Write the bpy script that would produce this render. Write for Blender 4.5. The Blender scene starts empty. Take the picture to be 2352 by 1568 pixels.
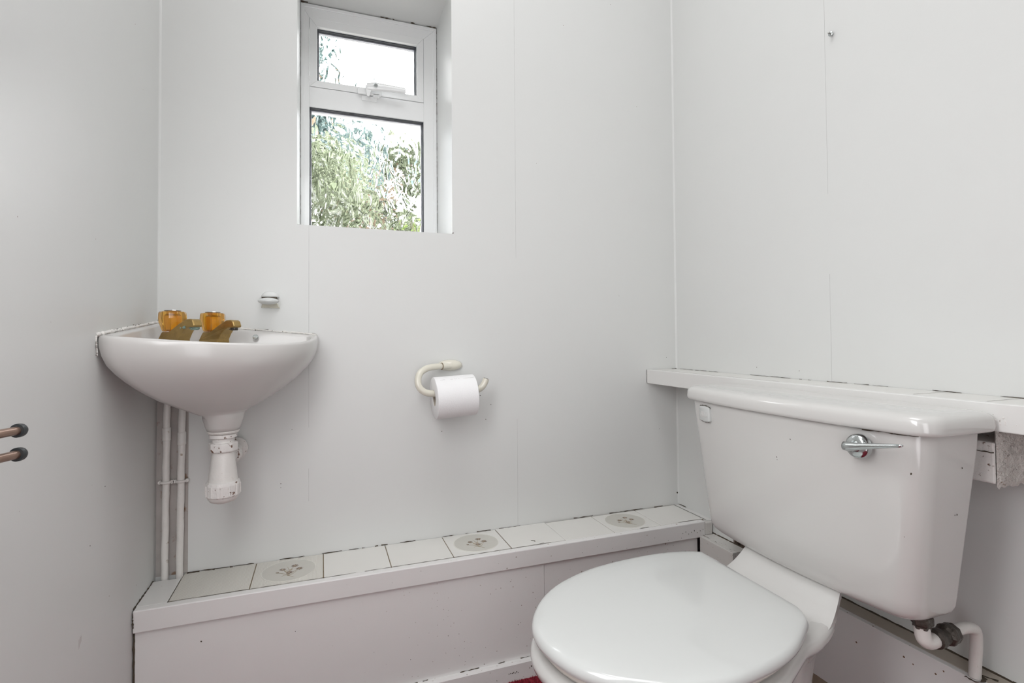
import bpy, bmesh, math, random
from mathutils import Vector, Matrix, noise
random.seed(7)
S = bpy.context.scene
COL = S.collection
R_ = math.radians

# ---------------------------------------------------------------- camera
FPX, YAW, PITCH, ROLL, CY = 1196.892, 20.0179, 1.2683, -0.4312, 746.494
cam_d = bpy.data.cameras.new('camera')
cam = bpy.data.objects.new('camera', cam_d)
COL.objects.link(cam)
_y, _p, _r = R_(YAW), R_(PITCH), R_(ROLL)
_f = Vector((math.sin(_y)*math.cos(_p), math.cos(_y)*math.cos(_p), math.sin(_p)))
_rt = Vector((math.cos(_y), -math.sin(_y), 0))
_up = _rt.cross(_f)
_rt2 = math.cos(_r)*_rt + math.sin(_r)*_up
_up2 = -math.sin(_r)*_rt + math.cos(_r)*_up
_m = Matrix((_rt2, _up2, -_f)).transposed().to_4x4()
_m.translation = Vector((0.35494, -1.4, 0.855))
cam.matrix_world = _m
cam_d.sensor_width = 36.0
cam_d.sensor_fit = 'HORIZONTAL'
cam_d.lens = FPX*36.0/2352.0
cam_d.shift_x = 0.0
cam_d.shift_y = -(784.0-CY)/2352.0
cam_d.clip_start = 0.02
cam_d.clip_end = 200
S.camera = cam

# ---------------------------------------------------------------- world, lights, exposure
W = bpy.data.worlds.new('sky')
S.world = W
W.use_nodes = True
nt = W.node_tree
nt.nodes.clear()
wo = nt.nodes.new('ShaderNodeOutputWorld')
bg = nt.nodes.new('ShaderNodeBackground')
tc = nt.nodes.new('ShaderNodeTexCoord')
cn = nt.nodes.new('ShaderNodeTexNoise')
cr = nt.nodes.new('ShaderNodeValToRGB')
cn.inputs['Scale'].default_value = 5.0
cn.inputs['Detail'].default_value = 4
cr.color_ramp.elements[0].position = 0.43
cr.color_ramp.elements[0].color = (0.10, 0.145, 0.185, 1)
cr.color_ramp.elements[1].position = 0.49
cr.color_ramp.elements[1].color = (1, 1, 1, 1)
nt.links.new(tc.outputs['Generated'], cn.inputs['Vector'])
nt.links.new(cn.outputs['Fac'], cr.inputs['Fac'])
nt.links.new(cr.outputs['Color'], bg.inputs['Color'])
bg.inputs['Strength'].default_value = 6.5
nt.links.new(bg.outputs['Background'], wo.inputs['Surface'])

def area(name, loc, target, sx, sy, power, color=(1, 1, 1)):
    d = bpy.data.lights.new(name, 'AREA')
    d.shape = 'RECTANGLE'; d.size = sx; d.size_y = sy
    d.energy = power; d.color = color
    o = bpy.data.objects.new(name, d)
    COL.objects.link(o)
    o.location = loc
    v = (Vector(target)-Vector(loc))
    o.rotation_euler = v.to_track_quat('-Z', 'Y').to_euler()
    return o
# unseen fill lights added in the doorway behind the camera and under the ceiling
area('doorway_fill', (0.42, -1.76, 0.75), (0.56, 0, 0.45), 0.44, 1.3, 5.1, (0.98, 0.985, 1.0))
area('bounce_light', (0.08, -1.00, 1.12), (0.95, -0.68, 0.55), 0.36, 1.1, 8.6, (0.99, 0.99, 1.0))
area('ceiling_fill', (0.66, -0.74, 2.57), (0.66, -0.70, 0), 0.85, 0.75, 9.6, (0.99, 0.99, 1.0))
sd_ = bpy.data.lights.new('sun', 'SUN'); sd_.energy = 5.0; sd_.angle = R_(0.6); sd_.color = (1.0, 0.97, 0.9)
sun = bpy.data.objects.new('sun', sd_); COL.objects.link(sun)
sun.rotation_euler = Vector((-0.66, 0.06, -0.75)).to_track_quat('-Z', 'Y').to_euler()

vs = S.view_settings
vs.view_transform = 'Standard'
vs.look = 'None'
vs.gamma = 1.0
vs.use_curve_mapping = False
vs.exposure = 0.17
S.display_settings.display_device = 'sRGB'
cy = S.cycles
cy.max_bounces = 14; cy.diffuse_bounces = 8; cy.glossy_bounces = 6
cy.transmission_bounces = 12; cy.transparent_max_bounces = 12
cy.caustics_refractive = True; cy.caustics_reflective = False
cy.sample_clamp_indirect = 6.0
cy.use_denoising = True

# ---------------------------------------------------------------- materials
MATS = {}
def nodes(name):
    m = bpy.data.materials.new(name)
    m.use_nodes = True
    t = m.node_tree
    b = t.nodes['Principled BSDF']
    MATS[name] = m
    return m, t, b

def mixcol(t, fac, a, b):
    n = t.nodes.new('ShaderNodeMix'); n.data_type = 'RGBA'
    if isinstance(fac, (int, float)): n.inputs[0].default_value = fac
    else: t.links.new(fac, n.inputs[0])
    for v, i in ((a, 6), (b, 7)):
        if isinstance(v, tuple): n.inputs[i].default_value = (*v, 1) if len(v) == 3 else v
        else: t.links.new(v, n.inputs[i])
    return n.outputs[2]

def math_(t, op, a, b=None, c=None):
    n = t.nodes.new('ShaderNodeMath'); n.operation = op
    for i, v in enumerate((a, b, c)):
        if v is None: continue
        if isinstance(v, (int, float)): n.inputs[i].default_value = v
        else: t.links.new(v, n.inputs[i])
    return n.outputs[0]

def specks(t, scale=70, density=0.12, size=0.12, vec=None):
    """small round marks scattered over a surface: 1 inside a mark"""
    if vec is None:
        g = t.nodes.new('ShaderNodeNewGeometry'); vec = g.outputs['Position']
    v = t.nodes.new('ShaderNodeTexVoronoi'); v.inputs['Scale'].default_value = scale
    v.inputs['Randomness'].default_value = 1.0
    t.links.new(vec, v.inputs['Vector'])
    s = t.nodes.new('ShaderNodeSeparateColor'); t.links.new(v.outputs['Color'], s.inputs[0])
    sel = math_(t, 'LESS_THAN', s.outputs[0], density)
    rad = math_(t, 'MULTIPLY', s.outputs[1], size)
    near = math_(t, 'LESS_THAN', v.outputs['Distance'], rad)
    return math_(t, 'MULTIPLY', sel, near)

def paint(name, col, rough=0.45, speck=None, spot_col=(0.16, 0.09, 0.05), mottled=0.03, bump=0.02, bscale=40, streak=None, mask=None):
    m, t, b = nodes(name)
    g = t.nodes.new('ShaderNodeNewGeometry')
    n = t.nodes.new('ShaderNodeTexNoise'); n.inputs['Scale'].default_value = 9; n.inputs['Detail'].default_value = 5
    t.links.new(g.outputs['Position'], n.inputs['Vector'])
    c = mixcol(t, n.outputs['Fac'], tuple(x*(1-mottled) for x in col), tuple(min(1, x*(1+mottled)) for x in col))
    for sp in (speck or []):
        f = specks(t, *sp[:3])
        if mask:
            sx = t.nodes.new('ShaderNodeSeparateXYZ'); t.links.new(g.outputs['Position'], sx.inputs[0])
            mr = t.nodes.new('ShaderNodeMapRange')
            t.links.new(sx.outputs[mask[0]], mr.inputs[0])
            mr.inputs[1].default_value = mask[1]; mr.inputs[2].default_value = mask[2]
            f = math_(t, 'MULTIPLY', f, mr.outputs[0])
        f = math_(t, 'MULTIPLY', f, sp[3] if len(sp) > 3 else 0.8)
        c = mixcol(t, f, c, spot_col)
    t.links.new(c, b.inputs['Base Color'])
    b.inputs['Roughness'].default_value = rough
    nb = t.nodes.new('ShaderNodeTexNoise'); nb.inputs['Scale'].default_value = bscale; nb.inputs['Detail'].default_value = 6
    t.links.new(g.outputs['Position'], nb.inputs['Vector'])
    bp = t.nodes.new('ShaderNodeBump'); bp.inputs['Strength'].default_value = bump; bp.inputs['Distance'].default_value = 0.01
    t.links.new(nb.outputs['Fac'], bp.inputs['Height'])
    t.links.new(bp.outputs['Normal'], b.inputs['Normal'])
    return m

def simple(name, col, rough=0.4, metal=0.0, coat=0.0, **kw):
    m, t, b = nodes(name)
    g = t.nodes.new('ShaderNodeNewGeometry')
    n = t.nodes.new('ShaderNodeTexNoise'); n.inputs['Scale'].default_value = kw.get('scale', 60); n.inputs['Detail'].default_value = 4
    t.links.new(g.outputs['Position'], n.inputs['Vector'])
    v = kw.get('var', 0.05)
    c = mixcol(t, n.outputs['Fac'], tuple(max(0, x*(1-v)) for x in col), tuple(min(1, x*(1+v)) for x in col))
    if 'dirt' in kw:
        r = t.nodes.new('ShaderNodeValToRGB'); lo, hi, dc = kw['dirt']
        r.color_ramp.elements[0].position = lo; r.color_ramp.elements[0].color = (0, 0, 0, 1)
        r.color_ramp.elements[1].position = hi; r.color_ramp.elements[1].color = (1, 1, 1, 1)
        n2 = t.nodes.new('ShaderNodeTexNoise'); n2.inputs['Scale'].default_value = kw.get('dscale', 120); n2.inputs['Detail'].default_value = 5
        t.links.new(g.outputs['Position'], n2.inputs['Vector'])
        t.links.new(n2.outputs['Fac'], r.inputs['Fac'])
        c = mixcol(t, r.outputs['Color'], c, dc)
    if 'specks' in kw:
        sp = kw['specks']
        f = specks(t, *sp[:3]); f = math_(t, 'MULTIPLY', f, 0.7)
        c = mixcol(t, f, c, kw.get('spot_col', (0.12, 0.07, 0.04)))
    t.links.new(c, b.inputs['Base Color'])
    b.inputs['Roughness'].default_value = rough
    b.inputs['Metallic'].default_value = metal
    b.inputs['Coat Weight'].default_value = coat
    b.inputs['Coat Roughness'].default_value = 0.06
    if kw.get('bump'):
        nb = t.nodes.new('ShaderNodeTexNoise'); nb.inputs['Scale'].default_value = kw.get('bscale', 150); nb.inputs['Detail'].default_value = 6
        t.links.new(g.outputs['Position'], nb.inputs['Vector'])
        bp = t.nodes.new('ShaderNodeBump'); bp.inputs['Strength'].default_value = kw['bump']; bp.inputs['Distance'].default_value = 0.004
        t.links.new(nb.outputs['Fac'], bp.inputs['Height'])
        t.links.new(bp.outputs['Normal'], b.inputs['Normal'])
    return m

WALL = paint('wall_paint', (0.655, 0.662, 0.652), 0.42, speck=[(55, 0.02, 0.07, 0.7)], mottled=0.012, bump=0.03, bscale=25)
CEIL = paint('ceiling_paint', (0.75, 0.75, 0.74), 0.6, mottled=0.01)
WOOD = paint('painted_wood', (0.70, 0.695, 0.68), 0.35, speck=[(80, 0.09, 0.10, 0.7)], mottled=0.02, bump=0.05, bscale=30)
WOODS = paint('speckled_wood', (0.72, 0.71, 0.70), 0.38, speck=[(75, 0.26, 0.18, 1.0), (150, 0.16, 0.26, 1.0)], mask=(0, 0.30, 1.25), mottled=0.025, bump=0.05, bscale=30)
WOODR = paint('stained_wood', (0.60, 0.585, 0.56), 0.4, speck=[(120, 0.28, 0.17, 0.9), (230, 0.2, 0.24, 0.8)], mottled=0.08, bump=0.08, bscale=40)
UPVC = simple('white_plastic_frame', (0.80, 0.81, 0.81), 0.25, coat=0.3, var=0.01)
GASK = simple('dark_gasket', (0.035, 0.04, 0.05), 0.5)
SPACER = simple('window_spacer', (0.42, 0.43, 0.47), 0.4, metal=0.3)
CERAM = simple('glazed_ceramic', (0.575, 0.567, 0.552), 0.16, coat=0.6, var=0.012, scale=6, specks=(60, 0.03, 0.06))
CERAMB = simple('basin_ceramic', (0.545, 0.532, 0.517), 0.24, coat=0.25, var=0.015, scale=8, specks=(60, 0.02, 0.05))
SEAT = simple('white_seat_plastic', (0.585, 0.597, 0.587), 0.12, coat=0.4, var=0.006, scale=5)
SEATU = simple('cream_seat_plastic', (0.66, 0.62, 0.57), 0.25, var=0.02)
CREAM = simple('cream_plastic', (0.66, 0.635, 0.55), 0.22, coat=0.3, var=0.03)
CHROME = simple('chrome', (0.55, 0.58, 0.58), 0.18, metal=1.0, var=0.15, scale=90)
BRASS = simple('tarnished_brass', (0.42, 0.285, 0.11), 0.30, metal=0.85, var=0.3, scale=55, bump=0.15, bscale=200)
VERD = simple('verdigris', (0.25, 0.33, 0.28), 0.9, var=0.7, scale=400, bump=1.0, bscale=500)
BRONZE = simple('bronze_tube', (0.30, 0.20, 0.155), 0.3, metal=0.8, var=0.35, scale=50)
BLACK = simple('black_rubber', (0.02, 0.023, 0.025), 0.4, var=0.4)
PAPER = simple('toilet_paper', (0.80, 0.795, 0.80), 0.9, var=0.01, bump=0.25, bscale=420)
CARD = simple('cardboard_core', (0.45, 0.40, 0.34), 0.9)
CRACK = simple('dark_crack', (0.06, 0.045, 0.03), 0.9, var=0.8, scale=200)
GROUT = simple('brown_grout', (0.20, 0.155, 0.10), 0.9, var=0.5, scale=150)
SEAM = simple('seam_shadow_gap', (0.50, 0.50, 0.49), 0.8, var=0.2)
CHIP = simple('chipped_white_paint', (0.72, 0.70, 0.68), 0.4, dirt=(0.62, 0.68, (0.16, 0.09, 0.06)), dscale=130, bump=0.35, bscale=160)
PIPE = simple('painted_pipe', (0.70, 0.68, 0.655), 0.32, dirt=(0.66, 0.74, (0.35, 0.28, 0.22)), dscale=60, bump=0.25, bscale=90)
COMP = simple('dirty_compression_fitting', (0.075, 0.065, 0.055), 0.35, metal=0.5, var=0.5, scale=120, bump=0.5)
RAW = simple('bare_timber', (0.30, 0.24, 0.18), 0.8, var=0.35, scale=30, bump=0.4)
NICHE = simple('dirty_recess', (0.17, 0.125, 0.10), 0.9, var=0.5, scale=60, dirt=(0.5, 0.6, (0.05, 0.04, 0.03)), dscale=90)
CAULK = simple('old_sealant', (0.72, 0.70, 0.67), 0.5, bump=0.8, bscale=200, dirt=(0.66, 0.7, (0.1, 0.08, 0.05)), dscale=150)
PLAST = simple('rough_plaster', (0.62, 0.59, 0.56), 0.7, bump=1.0, bscale=260, dirt=(0.64, 0.7, (0.28, 0.2, 0.15)), dscale=220)
TILEW = simple('white_painted_tile', (0.70, 0.69, 0.66), 0.3, coat=0.2, var=0.03, scale=14, specks=(80, 0.04, 0.08))
OVAL = simple('tile_medallion', (0.535, 0.52, 0.475), 0.25, coat=0.3, var=0.02)
RING = simple('tile_medallion_rim', (0.68, 0.67, 0.62), 0.3)
FLOW = simple('printed_flower', (0.17, 0.12, 0.09), 0.4, var=0.8, scale=500)
FLOWL = simple('printed_leaf', (0.36, 0.30, 0.21), 0.4, var=0.4, scale=300)
LEAF = simple('leaf', (0.20, 0.28, 0.07), 0.5, var=0.6, scale=3)
LEAF2 = simple('leaf_pale', (0.20, 0.235, 0.145), 0.5, var=0.5, scale=4)
BARK = simple('bark', (0.20, 0.15, 0.10), 0.9, var=0.3)
HEDGE = simple('blue_green_leaf', (0.12, 0.19, 0.18), 0.55, var=0.5, scale=3)

# ribbed tile
m, t, b = nodes('ribbed_tile'); RIB = m
g = t.nodes.new('ShaderNodeNewGeometry')
wv = t.nodes.new('ShaderNodeTexWave'); wv.inputs['Scale'].default_value = 110; wv.inputs['Distortion'].default_value = 1.2
wv.inputs['Detail'].default_value = 2; wv.inputs['Detail Scale'].default_value = 3
t.links.new(g.outputs['Position'], wv.inputs['Vector'])
c = mixcol(t, wv.outputs['Fac'], (0.585, 0.565, 0.515), (0.66, 0.645, 0.60))
t.links.new(c, b.inputs['Base Color']); b.inputs['Roughness'].default_value = 0.35
bp = t.nodes.new('ShaderNodeBump'); bp.inputs['Strength'].default_value = 0.3; bp.inputs['Distance'].default_value = 0.001
t.links.new(wv.outputs['Fac'], bp.inputs['Height']); t.links.new(bp.outputs['Normal'], b.inputs['Normal'])

# carpet
m, t, b = nodes('red_carpet'); CARPET = m
g = t.nodes.new('ShaderNodeNewGeometry')
n = t.nodes.new('ShaderNodeTexNoise'); n.inputs['Scale'].default_value = 260; n.inputs['Detail'].default_value = 3
t.links.new(g.outputs['Position'], n.inputs['Vector'])
c = mixcol(t, n.outputs['Fac'], (0.07, 0.003, 0.008), (0.36, 0.018, 0.042))
t.links.new(c, b.inputs['Base Color']); b.inputs['Roughness'].default_value = 0.95

# amber plastic
m, t, b = nodes('amber_plastic'); AMBER = m
b.inputs['Base Color'].default_value = (1.0, 0.56, 0.09, 1)
b.inputs['Roughness'].default_value = 0.04
b.inputs['Transmission Weight'].default_value = 0.9
b.inputs['IOR'].default_value = 1.45
b.inputs['Coat Weight'].default_value = 0.5

# patterned window glass
def glassmat(name, scale, strength, tint=(1.0, 1.0, 1.0)):
    m, t, b = nodes(name)
    t.nodes.remove(b)
    out = t.nodes['Material Output']
    gl = t.nodes.new('ShaderNodeBsdfGlass')
    gl.inputs['Color'].default_value = (*tint, 1); gl.inputs['Roughness'].default_value = 0.0
    gl.inputs['IOR'].default_value = 1.45
    g = t.nodes.new('ShaderNodeNewGeometry')
    mp = t.nodes.new('ShaderNodeMapping'); mp.inputs['Scale'].default_value = (1, 1, 0.62)
    t.links.new(g.outputs['Position'], mp.inputs['Vector'])
    nz = t.nodes.new('ShaderNodeTexNoise'); nz.inputs['Scale'].default_value = scale; nz.inputs['Detail'].default_value = 1.2
    nz.inputs['Distortion'].default_value = 0.6
    t.links.new(mp.outputs['Vector'], nz.inputs['Vector'])
    vo = t.nodes.new('ShaderNodeTexVoronoi'); vo.feature = 'SMOOTH_F1'; vo.inputs['Scale'].default_value = scale*1.1
    t.links.new(mp.outputs['Vector'], vo.inputs['Vector'])
    h = math_(t, 'ADD', nz.outputs['Fac'], math_(t, 'MULTIPLY', vo.outputs['Distance'], 0.5))
    bp = t.nodes.new('ShaderNodeBump'); bp.inputs['Strength'].default_value = strength; bp.inputs['Distance'].default_value = 0.012
    t.links.new(h, bp.inputs['Height']); t.links.new(bp.outputs['Normal'], gl.inputs['Normal'])
    t.links.new(gl.outputs[0], out.inputs['Surface'])
    return m
GLASSP = glassmat('patterned_glass', 34, 0.5)

# ---------------------------------------------------------------- helpers
def tag(o, label=None, cat=None, group=None, kind=None):
    if label: o['label'] = label
    if cat: o['category'] = cat
    if group: o['group'] = group
    if kind: o['kind'] = kind
    return o

def obj(name, bm, mats, parent=None, smooth=False, bevel=0, seg=2, angle=40, subsurf=0):
    ids = sorted({f.material_index for f in bm.faces if f.material_index >= 100})
    if len(ids) > 1 and name in ('crack', 'board_seam', 'grime_line'):   # one object for each crack
        for i_ in ids:
            c = bm.copy()
            bmesh.ops.delete(c, geom=[f for f in c.faces if f.material_index != i_], context='FACES')
            for f in c.faces: f.material_index = 0
            o = obj(name, c, mats, parent)
        bm.free(); return o
    for f in bm.faces:
        if f.material_index >= 100: f.material_index = 0
    me = bpy.data.meshes.new(name)
    bmesh.ops.recalc_face_normals(bm, faces=bm.faces[:])
    bm.to_mesh(me); bm.free()
    if not isinstance(mats, (list, tuple)): mats = [mats]
    for m_ in mats: me.materials.append(m_)
    o = bpy.data.objects.new(name, me)
    COL.objects.link(o)
    if name in ('crack', 'grime_line', 'perforation', 'embossing', 'raised_lettering'): o['kind'] = 'stuff'
    if parent:
        o.parent = parent
        o.matrix_parent_inverse = Matrix.Translation(-Vector(parent.location))
    if bevel:
        md = o.modifiers.new('bevel', 'BEVEL'); md.width = bevel; md.segments = seg; md.limit_method = 'ANGLE'; md.angle_limit = R_(angle)
    if subsurf:
        md = o.modifiers.new('subsurf', 'SUBSURF'); md.levels = subsurf; md.render_levels = subsurf
    if smooth:
        for p in me.polygons: p.use_smooth = True
        if smooth != 'all':
            bpy.context.view_layer.objects.active = o
            try: me.set_sharp_from_angle(angle=R_(50))
            except Exception: pass
    return o

def empty(name, loc, label=None, cat=None, group=None, kind=None):
    o = bpy.data.objects.new(name, None); COL.objects.link(o)
    o.location = loc; o.empty_display_size = 0.05
    return tag(o, label, cat, group, kind)

def struct(name, bm, mats, **kw):
    o = obj(name, bm, mats, **kw); o['kind'] = 'structure'; return o

def BM(): return bmesh.new()

def box(bm, x, y, z, mi=0, rot=None):
    vs_ = [Vector((a, b_, c_)) for a in x for b_ in y for c_ in z]
    if rot:
        c = sum(vs_, Vector())/8
        vs_ = [rot @ (v-c)+c for v in vs_]
    v = [bm.verts.new(p) for p in vs_]
    for idx in ((0, 1, 3, 2), (4, 6, 7, 5), (0, 4, 5, 1), (2, 3, 7, 6), (0, 2, 6, 4), (1, 5, 7, 3)):
        f = bm.faces.new([v[i] for i in idx]); f.material_index = mi
    return v

def loft(bm, rings, cap0=True, cap1=True, mi=0, closed=True):
    vr = [[bm.verts.new(p) for p in r] for r in rings]
    n = len(rings[0])
    for a, b_ in zip(vr, vr[1:]):
        for i in range(n if closed else n-1):
            j = (i+1) % n
            f = bm.faces.new((a[i], a[j], b_[j], b_[i])); f.material_index = mi
    if cap0: bm.faces.new(vr[0][::-1]).material_index = mi
    if cap1: bm.faces.new(vr[-1]).material_index = mi
    return vr

def capfan(bm, ring, c, mi=0):
    cv = bm.verts.new(c)
    for i in range(len(ring)):
        bm.faces.new((ring[i], ring[(i+1) % len(ring)], cv)).material_index = mi

def smooth_path(pts, n=8):
    P = [Vector(p) for p in pts]; out = []
    for i in range(len(P)-1):
        p0 = P[max(0, i-1)]; p1 = P[i]; p2 = P[i+1]; p3 = P[min(len(P)-1, i+2)]
        for k in range(n):
            t_ = k/n
            out.append(0.5*((2*p1)+(-p0+p2)*t_+(2*p0-5*p1+4*p2-p3)*t_*t_+(-p0+3*p1-3*p2+p3)*t_**3))
    out.append(P[-1]); return out

def tube(bm, pts, r, seg=16, mi=0, cap=True):
    P = [Vector(p) for p in pts]
    rr = r if isinstance(r, (list, tuple)) else [r]*len(P)
    tg = [(P[min(i+1, len(P)-1)]-P[max(i-1, 0)]).normalized() for i in range(len(P))]
    a = Vector((0, 0, 1)) if abs(tg[0].z) < .9 else Vector((1, 0, 0))
    u = (a-tg[0]*a.dot(tg[0])).normalized(); rings = []
    for p, t_, q in zip(P, tg, rr):
        u = (u-t_*u.dot(t_)).normalized(); w = t_.cross(u)
        rings.append([p+q*(math.cos(2*math.pi*k/seg)*u+math.sin(2*math.pi*k/seg)*w) for k in range(seg)])
    loft(bm, rings, cap, cap, mi)

def lathe(bm, prof, loc, axis=(0, 0, 1), seg=32, mi=0, cap=True, lobes=None, xref=None):
    ax = Vector(axis).normalized()
    a = Vector(xref) if xref else (Vector((1, 0, 0)) if abs(ax.x) < .9 else Vector((0, 1, 0)))
    u = (a-ax*a.dot(ax)).normalized(); w = ax.cross(u); L = Vector(loc)
    rings = []
    for r, h in prof:
        ring = []
        for k in range(seg):
            th = 2*math.pi*k/seg
            q = r*(1+(lobes[1]*math.cos(lobes[0]*th) if lobes else 0))
            ring.append(L+ax*h+q*(math.cos(th)*u+math.sin(th)*w))
        rings.append(ring)
    loft(bm, rings, cap, cap, mi)

def prism(bm, poly, z0, z1, mi=0):
    loft(bm, [[(p[0], p[1], z0) for p in poly], [(p[0], p[1], z1) for p in poly]], mi=mi)

RID = [0]
def ribbon(bm, pts, normal, width, jitter=0.3, gaps=0.0, step=0.006, off=0.0004, seed=1, mi=None, wob=0.0006, thick=0.0003):
    """an irregular crack / dirt line lying on a surface, a thin raised strip of its own"""
    if mi is None:
        RID[0] += 1; mi = 100+RID[0]
    rnd = random.Random(seed)
    N = Vector(normal).normalized(); P = [Vector(p) for p in pts]; seq = []
    for a, b_ in zip(P, P[1:]):
        L = (b_-a).length; k = max(1, int(L/step))
        for i in range(k): seq.append(a+(b_-a)*(i/k))
    seq.append(P[-1])
    prev = None; on = True
    for i, p in enumerate(seq):
        d = (seq[min(i+1, len(seq)-1)]-seq[max(0, i-1)]).normalized()
        s = N.cross(d).normalized()
        w = width*(1+rnd.uniform(-jitter, jitter))*.5
        c_ = p+s*rnd.uniform(-wob, wob)+N*off
        cur = [bm.verts.new(q) for q in (c_-s*w, c_-s*w*.6+N*thick, c_+s*w*.6+N*thick, c_+s*w)]
        if rnd.random() < gaps: on = not on
        if prev and on:
            for j in range(3):
                bm.faces.new((prev[j], prev[j+1], cur[j+1], cur[j])).material_index = mi
        prev = cur
    loose = [v for v in bm.verts if not v.link_faces]
    bmesh.ops.delete(bm, geom=loose, context='VERTS')

def closed_spline(pts, n=6):
    P = [Vector((*p, 0)) for p in pts]; out = []; N = len(P)
    for i in range(N):
        p0, p1, p2, p3 = P[i-1], P[i], P[(i+1) % N], P[(i+2) % N]
        for k in range(n):
            t_ = k/n
            q = 0.5*((2*p1)+(-p0+p2)*t_+(2*p0-5*p1+4*p2-p3)*t_*t_+(-p0+3*p1-3*p2+p3)*t_**3)
            out.append((q.x, q.y))
    return out

def inset_poly(pts, d):
    """move every point of a closed outline inward by d along its normal (outward if negative)"""
    n = len(pts); area_ = sum(pts[i][0]*pts[(i+1) % n][1]-pts[(i+1) % n][0]*pts[i][1] for i in range(n))
    s = 1 if area_ > 0 else -1; out = []
    for i in range(n):
        a, b_ = Vector(pts[i-2]), Vector(pts[(i+2) % n])
        tt = (b_-a).normalized(); nn = Vector((-tt.y, tt.x))*s
        out.append((pts[i][0]+nn.x*d, pts[i][1]+nn.y*d))
    return out

def fillet_poly(pts, n=8):
    """pts: (x, y, radius) ; returns an outline with rounded corners, point count independent of the radii"""
    out = []; N = len(pts)
    for i in range(N):
        p = Vector(pts[i][:2]); r = pts[i][2]
        if r <= 0:
            out.append((p.x, p.y)); continue
        a = (Vector(pts[i-1][:2])-p); b_ = (Vector(pts[(i+1) % N][:2])-p)
        la, lb = a.length, b_.length; a.normalize(); b_.normalize()
        ang = math.acos(max(-1, min(1, a.dot(b_))))
        d = min(r/math.tan(ang/2), la*.9, lb*.9); rr = d*math.tan(ang/2)
        c = p+(a+b_).normalized()*(rr/math.sin(ang/2))
        s = p+a*d; e = p+b_*d
        a0 = math.atan2(s.y-c.y, s.x-c.x); a1 = math.atan2(e.y-c.y, e.x-c.x)
        while a1-a0 > math.pi: a1 -= 2*math.pi
        while a1-a0 < -math.pi: a1 += 2*math.pi
        for k in range(n+1):
            th = a0+(a1-a0)*k/n
            out.append((c.x+rr*math.cos(th), c.y+rr*math.sin(th)))
    return out

# ---------------------------------------------------------------- room shell
WX = 1.4291            # right wall
CZ = 2.60
YB = -1.72             # wall with the doorway, behind the camera
WL, WR, WZ0, WZ1, WD = 0.2955, 0.692, 1.1395, 1.826, 0.20     # window opening
bm = BM(); box(bm, (-0.15, WX+0.2), (YB-1.2, 0.27), (-0.1, 0.0)); struct('floor', bm, CARPET)
bm = BM(); box(bm, (-0.15, WX+0.2), (YB-0.1, 0.27), (CZ, CZ+0.1)); struct('ceiling', bm, CEIL)
bm = BM(); box(bm, (-0.15, 0.0), (YB, 0.27), (0, CZ)); wl = struct('wall_left', bm, WALL)
bm = BM()
for x, z in (((0, WL), (0, CZ)), ((WR, WX), (0, CZ)), ((WL, WR), (0, WZ0)), ((WL, WR), (WZ1, CZ))):
    box(bm, x, (0, 0.27), z)
wb = struct('wall_back', bm, WALL)
bm = BM(); N0, N1, NZ = -0.45, -0.235, 0.40
for y, z in (((YB, N0), (0, CZ)), ((N1, 0.27), (0, CZ)), ((N0, N1), (NZ, CZ))):
    box(bm, (WX, WX+0.2), y, z)
wr = struct('wall_right', bm, WALL)
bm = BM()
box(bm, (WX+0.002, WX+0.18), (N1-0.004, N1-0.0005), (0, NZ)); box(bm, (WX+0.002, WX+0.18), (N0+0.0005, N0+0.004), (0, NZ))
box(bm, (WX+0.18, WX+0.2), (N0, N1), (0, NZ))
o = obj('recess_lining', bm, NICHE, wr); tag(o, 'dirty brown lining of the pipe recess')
bm = BM(); DX0, DX1, DH = 0.16, 0.95, 2.02
for x, z in (((0, DX0), (0, CZ)), ((DX1, WX), (0, CZ)), ((DX0, DX1), (DH, CZ))):
    box(bm, x, (YB-0.1, YB), z)
struct('wall_front', bm, WALL)
bm = BM(); box(bm, (-0.75, -0.65), (YB-1.3, YB-0.1), (0, CZ)); box(bm, (2.05, 2.15), (YB-1.3, YB-0.1), (0, CZ)); box(bm, (-0.75, 2.15), (YB-1.3, YB-1.2), (0, CZ)); box(bm, (-0.75, -0.1501), (YB-0.1, YB), (0, CZ)); box(bm, (WX+.2001, 2.15), (YB-0.1, YB), (0, CZ))
struct('hall_light_block', bm, WALL)  # unseen hall box, with its ceiling and floor, added to block sky light
bm = BM(); box(bm, (-0.75, 2.15), (YB-1.3, YB-0.1001), (CZ, CZ+.1)); struct('ceiling', bm, CEIL)
bm = BM(); box(bm, (-0.75, 2.15), (YB-1.3, YB-1.2001), (-.1, 0)); box(bm, (-0.75, -0.1501), (YB-1.2, YB), (-.1, 0)); box(bm, (WX+.2001, 2.15), (YB-1.2, YB), (-.1, 0)); struct('floor', bm, CARPET)

# hairline seams between the wall boards
bm = BM(); ribbon(bm, [(0.8786, 0, CZ), (0.8786, 0, 0.32)], (0, -1, 0), 0.0008, 0.3, 0.01, 0.02, 0.0002, 3, wob=0.0001, thick=0.0001)
ribbon(bm, [(0.3235, 0, WZ0), (0.3235, 0, 0.45)], (0, -1, 0), 0.0007, 0.3, 0.03, 0.02, 0.0002, 4, wob=0.0001, thick=0.0001)
obj('board_seam', bm, SEAM, wb)
bm = BM(); ribbon(bm, [(WX, -0.5447, CZ), (WX, -0.5447, 0.7495)], (-1, 0, 0), 0.0007, 0.3, 0.02, 0.02, 0.0002, 5, wob=0.0001, thick=0.0001)
obj('board_seam', bm, SEAM, wr)
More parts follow.
